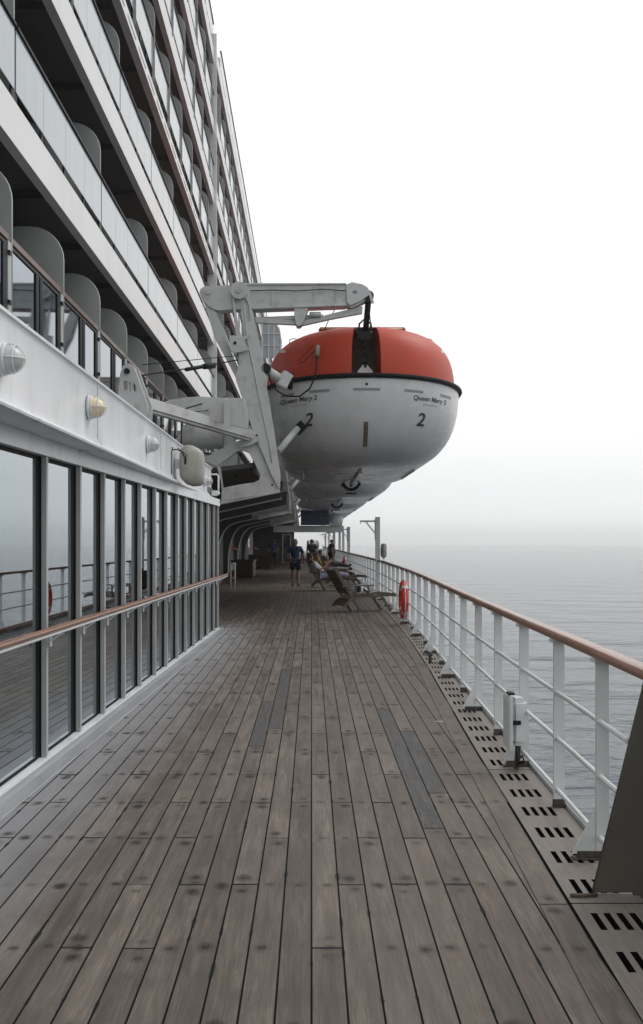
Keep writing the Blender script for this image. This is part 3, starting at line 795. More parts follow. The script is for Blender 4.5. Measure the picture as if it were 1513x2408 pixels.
    def strip(name,b_,x0,x1,z0,z1,m,rot=0,par=t):
        bm=bmesh.new(); nx=max(2,int((x1-x0)/.06)); nz=max(2,int((z1-z0)/.05)); cx,cz=(x0+x1)/2,(z0+z1)/2
        g=[[bm.verts.new(((x0+(x1-x0)*i/nx-cx)*math.cos(rot)-(z-cz)*math.sin(rot)+cx,0,(x0+(x1-x0)*i/nx-cx)*math.sin(rot)+(z-cz)*math.cos(rot)+cz)) for i in range(nx+1)] for z in [z0+(z1-z0)*q/nz for q in range(nz+1)]]
        for a in range(nz):
            for i in range(nx): bm.faces.new((g[a][i],g[a][i+1],g[a+1][i+1],g[a+1][i]))
        o=build(name,bm,m,par,recalc=False); proj(b_,o.data,-.008)
        r_=o.modifiers.new('s','SOLIDIFY'); r_.thickness=.006
        return o
    for (a,b) in ((-1.93,-1.62),(-1.27,-.82),(-.30,.30),(.85,1.30),(1.75,2.05)): strip('reflective_tape',bv,a,b,-.31,-.255,FAINT,0)
    strip('reflective_tape',bvc,-1.98,-1.82,.83,.90,TAPE,-.7); strip('reflective_tape',bvc,1.82,1.98,.83,.90,TAPE,.7)
    strip('draught_marks',bv,-.055,.045,-1.50,-.98,OLIVE)
    def text(s,x,z,size,m,shear=0,bold=0):
        cu=bpy.data.curves.new('t','FONT'); cu.body=s; cu.size=size; cu.align_x='CENTER'; cu.shear=shear; cu.offset=bold; cu.resolution_u=3
        o=bpy.data.objects.new('t',cu); C.objects.link(o); dg=bpy.context.evaluated_depsgraph_get()
        me=bpy.data.meshes.new_from_object(o.evaluated_get(dg)); bpy.data.objects.remove(o)
        me.materials.clear(); me.transform(Matrix.Translation((x,0,z))@Matrix.Rotation(R(90),4,'X'))
        bm=bmesh.new(); bm.from_mesh(me); bmesh.ops.triangulate(bm,faces=bm.faces)
        for _ in range(2):
            bmesh.ops.subdivide_edges(bm,edges=[e for e in bm.edges if e.calc_length()>.08],cuts=1)
        bmesh.ops.triangulate(bm,faces=bm.faces)
        bm.to_mesh(me); bm.free()
        ob=link_mesh('lettering',me,m,t); proj(bv,me,-.012); return ob
    text('Queen Mary 2',-1.52,-.47,.145,MARK,.15,.002); text('Queen Mary 2',1.48,-.47,.145,MARK,.15,.002)
    text('SOUTHAMPTON',-1.50,-.57,.05,FAINT); text('SOUTHAMPTON',1.48,-.57,.05,FAINT)

    text('2',-1.30,-1.02,.40,MARK,.25,.006); text('2',1.24,-1.02,.40,MARK,.25,.006)
    bm=bmesh.new(); sphere(bm,(0,.02,-.17),.035); build('fairlead',bm,BLACK,t)
    bm=bmesh.new()
    for x in (-.62,-.55,.55,.62): tube(bm,[(x,2.0,1.26),(x,2.0,1.40)],.02,6)
    tube(bm,[(-.62,2.0,1.38),(-.55,2.0,1.38)],.02,6); build('cleat',bm,DARK,t)
    bm=bmesh.new(); bar(bm,(-.42,1.0,1.22),(.36,1.0,1.28),.05,.05); tube(bm,[(-.9,1.1,1.20),(-.5,.9,1.16),(-.2,.8,1.22)],.03,6); build('release_gear',bm,OLIVE,t)
    # keel, skeg, propeller guard
    bm=bmesh.new(); bx(bm,-.04,.04,2.8,8.0,-DH-.10,-DH+.03,.01); build('keel',bm,HULLW,t)
    bm=bmesh.new(); tube(bm,[(math.cos(2*math.pi*k/16)*.26,8.6,-DH-.06+math.sin(2*math.pi*k/16)*.26+.12) for k in range(17)],.05,8,False); bx(bm,-.03,.03,7.9,8.9,-DH-.1,-DH+.35,.01); bx(bm,-.16,.16,8.35,8.85,-DH-.34,-DH-.30,.01); build('propeller_guard',bm,DARK,t)
    # lifelines looped on the sides
    bm=bmesh.new()
    for s in (-1,1):
        q=3.6
        while q<10.8:
            tube(bm,[(s*2.44,q,-.06),(s*2.46,q+.3,-.30),(s*2.45,q+.6,-.42),(s*2.46,q+.9,-.30),(s*2.44,q+1.2,-.06)],.012,5); q+=1.2
    build('lifeline',bm,DARK,t)
    # bilge rail
    for s in (-1,1):
        bm=bmesh.new(); tube(bm,[hull_pt(s*HB,q,R(70))+Vector((s*.02,0,-.03)) for q in ys(4.0,7.6,1.2)],.03,6); build('bilge_rail',bm,HULLW,t)
    return t
lb_labels=['nearest orange-topped white lifeboat numbered 2 hanging beside the davit arm','second lifeboat of the row, its white bottom showing just behind the numbered boat','third lifeboat back in the hanging row, a white bottom with keel','fourth lifeboat back in the hanging row, small white bottom','farthest lifeboat visible in the hanging row, above the cross beam']
boat=make_lifeboat(lb_labels[0])
for i in range(1,5):
    b=copy_tree(boat); b.location=(1.22,22.0+17*i,ZG); b['label']=lb_labels[i]
# ropes draped on the first boat
t=thing('boat_rope','black painter rope looping across the orange canopy and white bow','rope',(0,0,0))
bm=bmesh.new()
tube(bm,[P(x,y,Y) for x,y,Y in ((632,872,21.9),(636,895,21.8),(650,918,21.8),(675,932,21.8),(705,932,21.7),(728,915,21.7),(740,890,21.7),(744,868,21.8),(746,830,22.2),(752,808,22.6),(775,800,22.8),(800,796,22.9))],.018,6)
tube(bm,[P(x,y,Y) for x,y,Y in ((746,820,22.3),(730,835,22.4),(715,850,22.3),(701,857,22.2),(706,845,22.3),(735,815,22.6),(760,785,23.2),(772,755,22.6),(790,724,22.3))],.010,6)
build('rope',bm,BLACK,t)
bm=bmesh.new(); tube(bm,[P(745,840,22.05),P(748,815,22.4)],.055,8); build('rope_bundle',bm,OLIVE,t); bm=bmesh.new(); bx(bm,*[v for a,b in zip(P(770,806,22.75),P(800,792,23.1)) for v in (min(a,b),max(a,b))],.02); bm2=None; build('rope_bundle',bm,OLIVE,t)
bm=bmesh.new(); bx(bm,*[v for a,b in zip(P(790,806,22.7),P(812,793,22.9)) for v in (min(a,b),max(a,b))],.01); build('yellow_tag',bm,YEL,t)
# ------------------------------------------------------------ davits
DY=22.2
def D(x,y): p=P(x,y,DY); return (p.x,p.z)
def make_davit(label,group):
    t=thing('boat_davit',label,'davit',(0,DY,0),0,group)
    def pl(name,o,h,y0,y1,par=t,m=DAVW): return plate(name,[D(*p) for p in o],[[D(*p) for p in q] for q in h],y0,y1,m,par,.008)
    # top arm
    arm=pl('arm',[(471,693),(474,683),(484,677),(545,674),(814,673),(826,668),(850,672),(864,679),(869,698),(858,712),(840,722),(826,728),(814,722),(727,725),(714,762),(706,770),(698,769),(694,757),(691,722),(596,729),(516,734),(503,731),(490,722),(478,709)],[],-.16,.16)
    pl('arm_flange',[(596,726),(814,720),(814,723.5),(596,731.5)],[],-.20,.20,arm)
    pl('arm_flange',[(545,671),(814,670.5),(814,674),(545,675.5)],[],-.20,.20,arm)
    pl('cheek_plate',[(814,676),(828,669),(852,674),(866,684),(868,698),(846,714),(822,724),(815,716)],[[(829,690),(838,690),(838,698),(829,698)]],-.215,-.165,arm)
    bm=bmesh.new(); x,z=D(866,700); tube(bm,[(x,-.19,z),(x,.19,z)],.12,16); build('sheave',bm,DARK,arm)
    bm=bmesh.new(); a,b=D(868,690),D(876,718); bar(bm,(a[0],-.18,a[1]),(b[0],-.18,b[1]),.03,.06); build('rope_guard',bm,DAVW,arm)
    # dark stop notch on arm, pivot disc
    bm=bmesh.new(); x,z=D(565,690); tube(bm,[(x,-.30,z),(x,.30,z)],.19,24); tube(bm,[(x,-.33,z),(x,-.30,z)],.07,12); build('pivot',bm,DAVW,t)
    bm=bmesh.new(); x,z=D(492,690); tube(bm,[(x,-.2,z),(x,.2,z)],.07,12); build('pivot_pin',bm,DAVW,t)
    # main leg: front web with a slot, solid blade behind
    LEG=[(547,690),(551,678),(565,673),(580,678),(588,700),(603,773),(619,846),(628,907),(644,1003),(653,1066),(661,1119),(658,1152),(640,1120),(622,1075),(598,1022),(577,955),(558,900),(556,886),(564,862),(562,830),(556,790)]
    pl('leg',LEG,[[(553,711),(580,708),(586,722),(591,760),(580,765),(572,740),(568,735),(577,800),(571,802),(562,765)]],-.24,-.19)
    pl('leg_core',[(568,708),(586,706),(602,775),(617,848),(626,908),(642,1004),(651,1066),(657,1118),(654,1138),(640,1110),(622,1068),(600,1020),(579,953),(561,898),(560,884),(570,862),(573,800)],[],-.185,.12,t,DAVW)
    # inclined stay from the arm heel down to the leg
    pl('stay',[(478,706),(487,704),(506,730),(532,788),(548,838),(574,890),(590,930),(575,950),(556,890),(506,795),(484,722)],[],-.12,.12)
    # locking cam on the leg
    pl('cam',[(543,798),(553,796),(560,799),(590,797),(578,806),(580,822),(590,828),(578,833),(553,838),(544,830)],[],-.36,-.295)
    bm=bmesh.new(); x,z=D(556,814); tube(bm,[(x,-.38,z),(x,-.36,z)],.035,10); build('bolt',bm,DARK,t)
    # lower frame with opening
    pl('lower_frame',[(597,1024),(612,1030),(660,1128),(659,1156),(560,1174),(521,1184),(523,1158),(519,1100),(482,1086),(484,1078),(540,1047)],
       [[(512,1097),(560,1063),(572,1060),(587,1066),(600,1090),(613,1119),(611,1129),(600,1135),(560,1141),(527,1148)]],-.16,.0)
    bm=bmesh.new(); a,b=D(660,1157),D(520,1185); bar(bm,(a[0],-.05,a[1]),(b[0],-.05,b[1]),.03,.26,up=(0,1,0)); build('bottom_flange',bm,DAVW,t)
    bm=bmesh.new(); a,b=D(482,1083),D(600,1024); bar(bm,(a[0],-.05,a[1]),(b[0],-.05,b[1]),.025,.10,up=(0,1,0)); build('top_flange',bm,DAVW,t)
    pl('gusset',[(572,1040),(600,1022),(612,1026),(610,1040),(588,1052),(566,1055)],[],-.30,-.245)
    for (x_,y_) in ((606,1027),(641,1141),(647,1127)):
        bm=bmesh.new(); x,z=D(x_,y_); tube(bm,[(x,-.32 if x_<610 else -.175,z),(x,-.15,z)],.022,8); build('bolt',bm,DARK,t)
    pass
    # hydraulic link under the arm
    bm=bmesh.new(); a,b=D(600,752),D(760,745); tube(bm,[(a[0],0,a[1]),(b[0],0,b[1])],.055,10); a,b=D(728,742),D(755,742); tube(bm,[(a[0],-.1,a[1]),(b[0],-.1,b[1])],.06,10)
    build('cylinder',bm,DAVW,t)
    pl('link_bar',[(602,747),(620,747),(708,757),(846,722),(853,722),(852,738),(776,752),(715,766),(602,760)],[],-.06,.06)
    bm=bmesh.new()
    tube(bm,[(D(x,y)[0],-.255,D(x,y)[1]) for x,y in ((577,720),(583,800),(600,880),(612,940),(634,1040),(641,1090))],.014,6); build('hydraulic_pipe',bm,DAVW,t)
    bm=bmesh.new(); tube(bm,[(D(x,y)[0],-.23,D(x,y)[1]) for x,y in ((590,690),(640,688),(700,690),(760,686),(812,690))],.011,6); build('hydraulic_pipe',bm,DARK,arm)
    for x_ in (640,740,790):
        bm=bmesh.new(); a_,b_=D(x_,675),D(x_,722); bx(bm,a_[0]-.012,a_[0]+.012,-.185,-.161,b_[1],a_[1],.003); build('weld_rib',bm,DAVW,arm)
    bm=bmesh.new(); tube(bm,[(D(x,y)[0],-.02,D(x,y)[1]) for x,y in ((866,712),(872,760),(866,800),(858,815))],.012,6); build('whip_line',bm,BLACK,t)
    # side support arms with rubber pads
    bm=bmesh.new(); a,b=D(655,1062),D(700,1003); tube(bm,[(a[0],-.05,a[1]),(b[0],.35,b[1])],.075,12); s=build('support_arm',bm,DAVW,t)
    bm=bmesh.new(); c=D(697,994); c2=D(713,1010); bar(bm,(c[0],.37,c[1]),(c2[0],.37,c2[1]),.09,.26); build('pad',bm,BLACK,s)
    bm=bmesh.new(); a,b=D(628,872),D(664,893); tube(bm,[(a[0],-.1,a[1]),(b[0],.05,b[1])],.10,12); bar(bm,(b[0]-.03,.05,b[1]-.16),(b[0]+.13,.10,b[1]+.16),.22,.25,bev=.02); s=build('support_arm',bm,DAVW,t)
    bm=bmesh.new(); tube(bm,[(b[0]+.17,.02,b[1]-.2),(b[0]+.21,.1,b[1]+.16)],.06,8); build('pad',bm,BLACK,s)
    bm=bmesh.new(); a=D(627,870); tube(bm,[(a[0],-.24,a[1]),(a[0],-.16,a[1])],.11,14); build('hub',bm,DARK,s)
    # falls and block
    bm=bmesh.new()
    for dx,dy in ((-.04,-.03),(.04,-.03),(-.04,.05),(.04,.05),(0,0)):
        a,b=D(867,703),D(862,772); tube(bm,[(a[0]+dx,dy,a[1]),(b[0]+dx,.3+dy,b[1])],.026,8)
    build('falls',bm,BLACK,t)
    bm=bmesh.new(); c=D(860,781); bx(bm,c[0]-.15,c[0]+.15,.25,.45,c[1]-.11,c[1]+.09,.03); tube(bm,[(c[0]-.17,.35,c[1]+.02),(c[0]+.17,.35,c[1]+.02)],.07,12); tube(bm,[(c[0],.38,c[1]-.3),(c[0],.36,c[1]-.1)],.04,8); build('hook_block',bm,DARK,t)
    return t
def davit_beam(t):
    # long beam back to the pedestal on the deck
    bm=bmesh.new()
    a=Vector((-3.15,17.7-DY,4.12)); b=Vector((-1.28,-.02,3.95))
    bar(bm,a,b,.22,.26,bev=.05); build('brace_beam',bm,DAVW,t)
dlab=['near white boat davit with its whole arm and legs standing against the sky','white davit holding the stern of the numbered lifeboat, behind the near davit','white davit at the bow of the second lifeboat of the row','white davit at the stern of the second lifeboat of the row','white davit at the bow of the third lifeboat back','white davit at the stern of the third lifeboat back','white davit at the bow of the fourth lifeboat back','white davit at the stern of the fourth lifeboat back']
dav=make_davit(dlab[0],'white boat davits under the hanging lifeboats')
for i,yb in enumerate((34.9,39.2,51.9,56.2,68.9,73.2,85.9)):
    c=copy_tree(dav); c.location=(0.0-.0056*(yb-22),yb,0); c['label']=dlab[i+1]
davit_beam(dav)
# pedestal, cables, winch on the boat deck
t=thing('davit_pedestal','white triangular bracket with slots standing above the parapet wall','bracket',(0,0,0))
pp=[P(x,y,17.6) for x,y in ((279,925),(284,880),(290,862),(299,855),(309,857),(318,866),(349,952),(349,985),(279,985))]
hh=[[P(x,y,17.6) for x,y in q] for q in (((291,905),(293,897),(301,897),(301,918),(291,918)),((305,899),(309,899),(309,920),(305,920)),((313,901),(318,903),(325,918),(325,922),(313,921)))]
plate('bracket_plate',[(p.x,p.z) for p in pp],[[(p.x,p.z) for p in q] for q in hh],17.55,17.63,DAVW,t)
plate('bracket_plate',[(p.x+.03,p.z) for p in pp],[[(p.x+.03,p.z) for p in q] for q in hh],17.83,17.9,DAVW,t)
bm=bmesh.new(); c=P(298,872,17.5); tube(bm,[(c.x,17.5,c.z),(c.x,17.95,c.z)],.05,12); build('pin',bm,DARK,t)
bm=bmesh.new(); bx(bm,-3.35,-2.9,17.5,18.0,2.97,3.7,.02); build('pedestal_base',bm,DAVW,t)
t=thing('gripe_wire','black gripe wires with turnbuckle running from the bracket to the near davit','wire',(0,0,0))
bm=bmesh.new(); tube(bm,[P(330,885,17.9),P(345,881,18.2),P(505,857,21.5),P(560,846,22)],.014,6); tube(bm,[P(335,858,18.0),P(560,836,22)],.009,6)
tube(bm,[P(415,967,19.0),P(532,933,21.6)],.014,6); tube(bm,[P(420,972,19.0),P(575,957,22)],.009,6); build('wires',bm,BLACK,t)
bm=bmesh.new(); tube(bm,[P(438,869,20.0),P(505,857,21.4)],.04,8); tube(bm,[P(480,862,20.8),P(503,860,21.3)],.06,8); build('turnbuckle',bm,DARK,t); bm=bmesh.new(); tube(bm,[P(418,967,19.1),P(440,962,19.5)],.03,8); bmt=None; build('turnbuckle',bm,DARK,t)
t=thing('boat_winch','white boat winch with drum and motor on the deck behind the brace beam','winch',(-2.5,24.5,3.24))
bm=bmesh.new()
tube(bm,[(-.65,0,.95),(.35,0,.95)],[.30,.30],20); build('drum_housing',bm,DAVW,t)
bm=bmesh.new(); bx(bm,-1.0,.7,-.35,.5,.0,.55,.04); bx(bm,.36,.62,-.28,.3,.56,1.35,.06); build('base_frame',bm,DAVW,t)
bm=bmesh.new(); tube(bm,[(.63,0,1.05),(1.05,0,1.05)],.17,16); build('motor',bm,DAVW,t)
bm=bmesh.new(); tube(bm,[(-.9,-.45,.2),(-.4,-.5,.05),(.2,-.45,.12),(.7,-.4,-.02)],.03,6); tube(bm,[(-.6,-.42,.6),(.5,-.42,.42)],.02,6); build('hose',bm,DARK,t)
t=thing('curved_shroud','white curved steel shroud rising behind the long brace beam','shroud',(0,0,0))
pp=[P(x,y,20.3) for x,y in ((366,955),(400,941),(440,935),(470,933),(520,936),(575,937),(585,985),(585,1010),(480,985),(366,975))]
plate('shroud_plate',[(p.x,p.z) for p in pp],[],20.25,20.33,DAVW,t)
bm=bmesh.new(); a=P(535,940,20.15); bar(bm,a,a+Vector((0,0,-.55)),.14,.05,up=(0,1,0)); build('stiffener',bm,DAVW,t)
t=thing('dome_light','half-round overhead lamp under the deck inside the near davit frame','lamp',(-1.75,27,2.93))
bm=bmesh.new(); sphere(bm,(0,0,0),.16,1.3,1,.7); build('dome',bm,CLEAR,t)
# ------------------------------------------------------------ deck fittings
def lifebuoy(y,z,label,s=1.0):
    t=thing('lifebuoy',label,'lifebuoy',(railx(y)-.10,y,z),0,'red lifebuoys on the railing')
    bm=bmesh.new(); n=40
    for (a0,a1,mi) in [(k*math.pi/2+.11,(k+1)*math.pi/2-.11,0) for k in range(4)]+[(k*math.pi/2-.11,k*math.pi/2+.11,1) for k in range(4)]:
        pts=[]; 
        for i in range(11):
            a=a0+(a1-a0)*i/10+math.pi/4
            pts.append((0,math.cos(a)*.305*s,math.sin(a)*.305*s))
        tube(bm,pts,.068*s+(.0015 if mi else 0),12,False,mi)
    build('ring',bm,[REDP,TAPE],t,recalc=True)
    bm=bmesh.new()
    for k in range(4):
        a=k*math.pi/2; tube(bm,[(-.0,math.cos(a+d)*(.385+.012*math.sin((d+.785)*2))*s,math.sin(a+d)*(.385+.012*math.sin((d+.785)*2))*s) for d in (-.7,-.35,0,.35,.7)],.009,6)
    build('grab_rope',bm,WHITE,t)
    bm=bmesh.new(); bx(bm,.05,.10,-.04,.04,.15,.30,.005); bx(bm,.05,.10,-.04,.04,-.33,-.2,.005); build('bracket',bm,WHITE,t)
lifebuoy(19.3,.50,'large red lifebuoy with pale bands on the rail beside the near gratings')
lifebuoy(47.5,.52,'small distant red lifebuoy on the rail beyond the tall lamp posts')
# deck light box
t=thing('rail_light','white rounded light box on a rusty foot clamped to the railing','light box',(railx(7.23)-.10,7.08,0)); t.scale=(.7,1,1)
bm=bmesh.new(); vs=bx(bm,-.045,.11,-.10,.09,.20,.535,.035); build('housing',bm,WHITE,t,auto=50)
bm=bmesh.new(); bx(bm,-.085,-.047,-.125,.11,.17,.56,.012); bx(bm,-.0905,-.0855,-.10,.085,.195,.535,.002); lid=build('lid',bm,WHITE,t)
bm=bmesh.new(); bx(bm,-.05,.035,-.114,-.101,.355,.385,.004); build('latch',bm,DARK,t); bm=bmesh.new(); bx(bm,-.085,-.02,-.09,-.0,.561,.575,.003); build('latch',bm,DARK,t)
bm=bmesh.new(); tube(bm,[(0,-.06,.20),(.0,-.10,.10),(.05,-.11,.14),(.08,-.06,.09),(.02,-.03,.06),(.06,.0,.12)],.010,6); tube(bm,[(0,-.06,.20),(.03,-.04,.09),(.0,-.08,.06)],.009,6); build('cable',bm,DARK,t)
bm=bmesh.new(); bar(bm,(.02,0,.02),(.04,0,.20),.05,.04); build('foot',bm,RUST,t)
# second small fitting on deck by the lifebuoy
t=thing('hose_valve','small white valve fitting on the gutter grating near the lifebuoy','valve',(railx(13.2)-.14,13.3,0.008))
bm=bmesh.new(); tube(bm,[(0,0,0),(0,0,.12)],.022,10); sphere(bm,(0,0,.12),.035); build('body',bm,RUST,t)
bm=bmesh.new(); bx(bm,-.035,.035,-.035,.035,.15,.26,.015); tube(bm,[(-.06,0,.2),(.06,0,.2)],.014,8); build('head',bm,WHITE,t)
# tall rail posts with bracket arms
def lamp_post(y,top,label,arm=.42,thing_on=True):
    t=thing('davit_post',label,'post',(railx(y)-.05,y,0),0,'tall bracketed posts standing at the railing')
    bm=bmesh.new(); bx(bm,-.065,.065,-.06,.06,0,top,.008); build('post',bm,WHITE,t)
    bm=bmesh.new(); bx(bm,-.085,-.067,-.05,.05,top-.62,top-.02,.004); bx(bm,-.075,.075,-.07,.07,top+.001,top+.03,.004); build('sleeve',bm,WHITE,t)
    bm=bmesh.new(); bar(bm,(-.086,0,top-.09),(-.086-arm,0,top-.09),.05,.05); bar(bm,(-.086,0,top-.42),(-.086-arm*.6,0,top-.11),.035,.035); tube(bm,[(-.07-arm,0,top-.1),(-.07-arm,0,top-.17)],.012,6); build('arm',bm,WHITE,t)
    return t
t=lamp_post(28.5,2.28,'tallest near white post with bracket arm standing at the railing')
t=lamp_post(45,2.22,'second white bracketed post, half hidden by the rail beyond the nearer one')
t=lamp_post(62,2.2,'farthest small white bracketed post near the cross beam columns')
t=thing('life_jacket_light','grey-green weathered canister hanging on the outer side of the tall post','canister',(railx(28.5)+.09,28.45,1.15))
bm=bmesh.new(); tube(bm,[(.03,0,0),(.03,0,.04),(.03,0,.36),(.03,0,.40)],[.05,.085,.085,.06],14); build('body',bm,BEIGE,t)
bm=bmesh.new(); tube(bm,[(.03,0,-.05),(.03,0,.0)],.03,10); build('lamp_tip',bm,CREAM,t)
bm=bmesh.new(); bx(bm,-.06,.02,-.03,.03,.10,.28,.004); build('clip',bm,DARK,t)
# lockers
def locker(x0,x1,y0,y1,h,label):
    t=thing('deck_locker',label,'locker',((x0+x1)/2,y0,0),0,'dark wooden deck lockers along the inner wall')
    w=(x1-x0)/2
    bm=bmesh.new(); bx(bm,-w,w,0,y1-y0,.06,h-.08,.01); build('body',bm,LOCK,t)
    bm=bmesh.new(); bx(bm,-w-.03,w+.03,-.03,y1-y0+.03,h-.079,h,.01); build('lid',bm,LOCK,t)
    bm=bmesh.new()
    for s in (-1,1): bx(bm,s*(w-.08)-.05,s*(w-.08)+.05,.02,.12,0,.059)
    build('foot',bm,DARK,t)
    bm=bmesh.new(); bx(bm,w*.1,w*.18,-.042,-.031,h-.14,h-.04,.002); build('latch',bm,DARK,t)
locker(-3.5,-2.55,43.4,45.6,.77,'nearest dark wooden deck locker beside the curved white rib')
locker(-3.6,-2.35,56.8,59.0,.80,'farther dark wooden deck locker near the end bulkhead')
t=thing('life_ring_box','small white notice box beside the dark wooden locker','box',(-3.45,42.9,.35))
bm=bmesh.new(); bx(bm,-.1,.12,0,.1,0,.28,.01); build('box',bm,WHITE,t)
for (x,y,z,l) in ((-3.65,47.0,1.18,'red fire box on the wall above the nearest locker'),(-3.6,62.5,1.1,'red fire box on the wall behind the farther locker')):
    t=thing('fire_box',l,'fire box',(x,y,z),0,'red fire boxes on the inner wall')
    bm=bmesh.new(); bx(bm,-.12,.10,0,.15,0,.18,.015); build('box',bm,REDP,t)
    bm=bmesh.new(); bar(bm,(-.1,-.02,.1),(.3,-.02,-.03),.03,.05); build('hose',bm,WHITE,t)
t=thing('wall_bench','narrow white framed stand against the wall end by the handrail','stand',(-2.6,33.0,0))
# (slender pipe rack)
bm=bmesh.new()
for x in (-.08,.06): tube(bm,[(x,0,0),(x,0,.9)],.025,8)
tube(bm,[(-.08,0,.88),(.06,0,.88)],.025,8); tube(bm,[(-.08,0,.4),(.06,0,.4)],.02,8); build('pipe_frame',bm,WHITE,t)
# white raft canisters far beyond the cross beam
cl=['white raft canister nearest beyond the cross beam','white raft canister left of the nearest one beyond the cross beam','white raft canister on the upper cradle beyond the cross beam','small far white raft canister beside the rail beyond the cross beam','farthest small white raft canister beyond the cross beam']
for l,(x,y,z) in zip(cl,((.55,69,.25),(-.35,70,.25),(.1,71.5,1.0),(1.0,80,.3),(.2,84,.3))):
    t=thing('raft_canister',l,'raft canister',(x,y,z),R(15),'white raft canisters far along the deck')
    bm=bmesh.new(); tube(bm,[(-.42,0,.33),(-.38,0,.33),(.38,0,.33),(.42,0,.33)],[.2,.31,.31,.2],18); build('shell',bm,WHITE,t,auto=40)
    bm=bmesh.new()
    for q in (-.25,0,.25): tube(bm,[(q-.02,0,.33),(q+.02,0,.33)],.318,18)
    bx(bm,-.35,.35,-.2,.2,0 if z<.5 else -.06,.06)
    build('strap',bm,DARK,t)
    bm=bmesh.new()
    for sx in (-.3,.3):
        for sy in (-.18,.18): bx(bm,sx-.03,sx+.03,sy-.03,sy+.03,-z,.0 if z<.5 else -.061)
    build('cradle',bm,GREYP,t)
lamp_post(74,2.2,'thin far white bracketed post between the canisters and the rail')
lamp_post(86,2.2,'last thin white bracketed post far down the rail')
# puddle of flaked paint? small deck drain plates
for i,(x,y) in enumerate(((1.17,9.05),(1.30,14.5))):
    t=thing('deck_drain',['oval metal deck drain set in the planks beside the near gratings','smaller oval metal deck drain set in the planks near the lifebuoy'][i],'drain',(x,y,0),0,'oval metal drains in the planks')
    bm=bmesh.new(); sphere(bm,(0,0,.001),.045,1.3,.8,.06,16,8); build('cover',bm,mat('worn_steel',(.3,.3,.3),.5,metal=.4,var=.3,vscale=20,bump=.3),t)
# ------------------------------------------------------------ deck chairs
def make_chair(label):
    t=thing('deck_chair',label,'deck chair',(0,0,0),0,'wooden steamer chairs facing the sea')
    prof=[(-.62,.16),(-.50,.30),(-.32,.38),(-.1,.40),(.12,.385),(.32,.40),(.52,.42),(.70,.40),(.82,.36)]   # seat/leg rest, head side is -x
    wy=.29
    for s in (-1,1):
        bm=bmesh.new()
        for a,b in zip(prof,prof[1:]): bar(bm,(a[0],s*wy,a[1]-.03),(b[0],s*wy,b[1]-.03),.03,.055)
        build('side_rail',bm,CHAIRW,t)
        bm=bmesh.new(); bar(bm,(-.82,s*(wy-.035),1.02),(-.18,s*(wy-.035),.0),.028,.055); build('back_leg',bm,CHAIRW,t)
        bm=bmesh.new(); bar(bm,(.28,s*(wy-.035),.46),(.62,s*(wy-.035),.0),.028,.05); build('front_leg',bm,CHAIRW,t)
        bm=bmesh.new(); bar(bm,(-.70,s*(wy+.04),.60),(.12,s*(wy+.04),.62),.055,.025); bar(bm,(-.02,s*(wy+.035),.39),(-.02,s*(wy+.035),.60),.03,.03); build('armrest',bm,CHAIRW,t)
    bm=bmesh.new()
    def slats(pts,n,z=.0):
        L_=[(Vector((b[0]-a[0],0,b[1]-a[1]))).length for a,b in zip(pts,pts[1:])]; tot=sum(L_)
        for i in range(n):
            d=tot*(i+.5)/n
            for (a,b),l in zip(zip(pts,pts[1:]),L_):
                if d<=l:
                    t_=d/l; c=Vector((a[0]+(b[0]-a[0])*t_,0,a[1]+(b[1]-a[1])*t_)); u=Vector((b[0]-a[0],0,b[1]-a[1])).normalized(); nr=Vector((-u.z,0,u.x)); c+=nr*z
                    h=tot/n*.43
                    bar(bm,c+Vector((0,-wy+.02,0)),c+Vector((0,wy-.02,0)),h*2,.016,up=nr); break
                d-=l
    slats(prof[2:],13,.01); build('seat',bm,CHAIRW,t)
    bm=bmesh.new(); slats([(-.46,.44),(-.64,.72),(-.80,.98)],8,.03); build('backrest',bm,CHAIRW,t)
    bm=bmesh.new(); slats(prof[:3],4,.0); build('tail_slats',bm,CHAIRW,t)
    return t
ch=make_chair('nearest empty wooden steamer chair beside the railing')
ch.location=(1.18,23.0,0); ch.rotation_euler.z=R(24)
clab=['wooden steamer chair holding the reclining person in white','wooden steamer chair just beyond the person in white','wooden steamer chair with a person in yellow, third beyond the empty one','wooden steamer chair with a dark clothed sitter far along the rail','farthest wooden steamer chair before the cross beam','empty wooden steamer chair close beside the rail post']
cpos=[(.55,32.6,0),(1.15,28.2,8),(.8,37.5,0),(1.0,43,0),(.9,49,0),(1.0,35,-4)]
cpos=[(.62,32.6,2),(1.15,35.0,4),(.85,38.6,0),(1.05,44,0),(.9,50,0),(.9,56,0)]
for l,(x,y,r) in zip(clab,cpos):
    c=copy_tree(ch); c.location=(x,y,0); c.rotation_euler.z=R(r); c['label']=l
# ------------------------------------------------------------ people
def skinned(V,E,name,m,parent,extra=None,sub=1):
    me=bpy.data.meshes.new(name); me.from_pydata([v[0] for v in V],E,[])
    o=bpy.data.objects.new(name,me); C.objects.link(o)
    md=o.modifiers.new('skin','SKIN'); md.use_smooth_shade=True
    sv=me.skin_vertices[0].data
    for i,v in enumerate(V):
        r=v[1]; sv[i].radius=(r,r) if not isinstance(r,tuple) else r
        sv[i].use_root=(i==0)
    s=o.modifiers.new('sub','SUBSURF'); s.levels=sub; s.render_levels=sub
    dg=bpy.context.evaluated_depsgraph_get(); me2=bpy.data.meshes.new_from_object(o.evaluated_get(dg))
    bpy.data.objects.remove(o); bpy.data.meshes.remove(me); me2.materials.clear()
    if extra:
        bm=bmesh.new(); bm.from_mesh(me2); extra(bm); bm.to_mesh(me2); bm.free()
    return link_mesh(name,me2,m,parent,smooth=True)
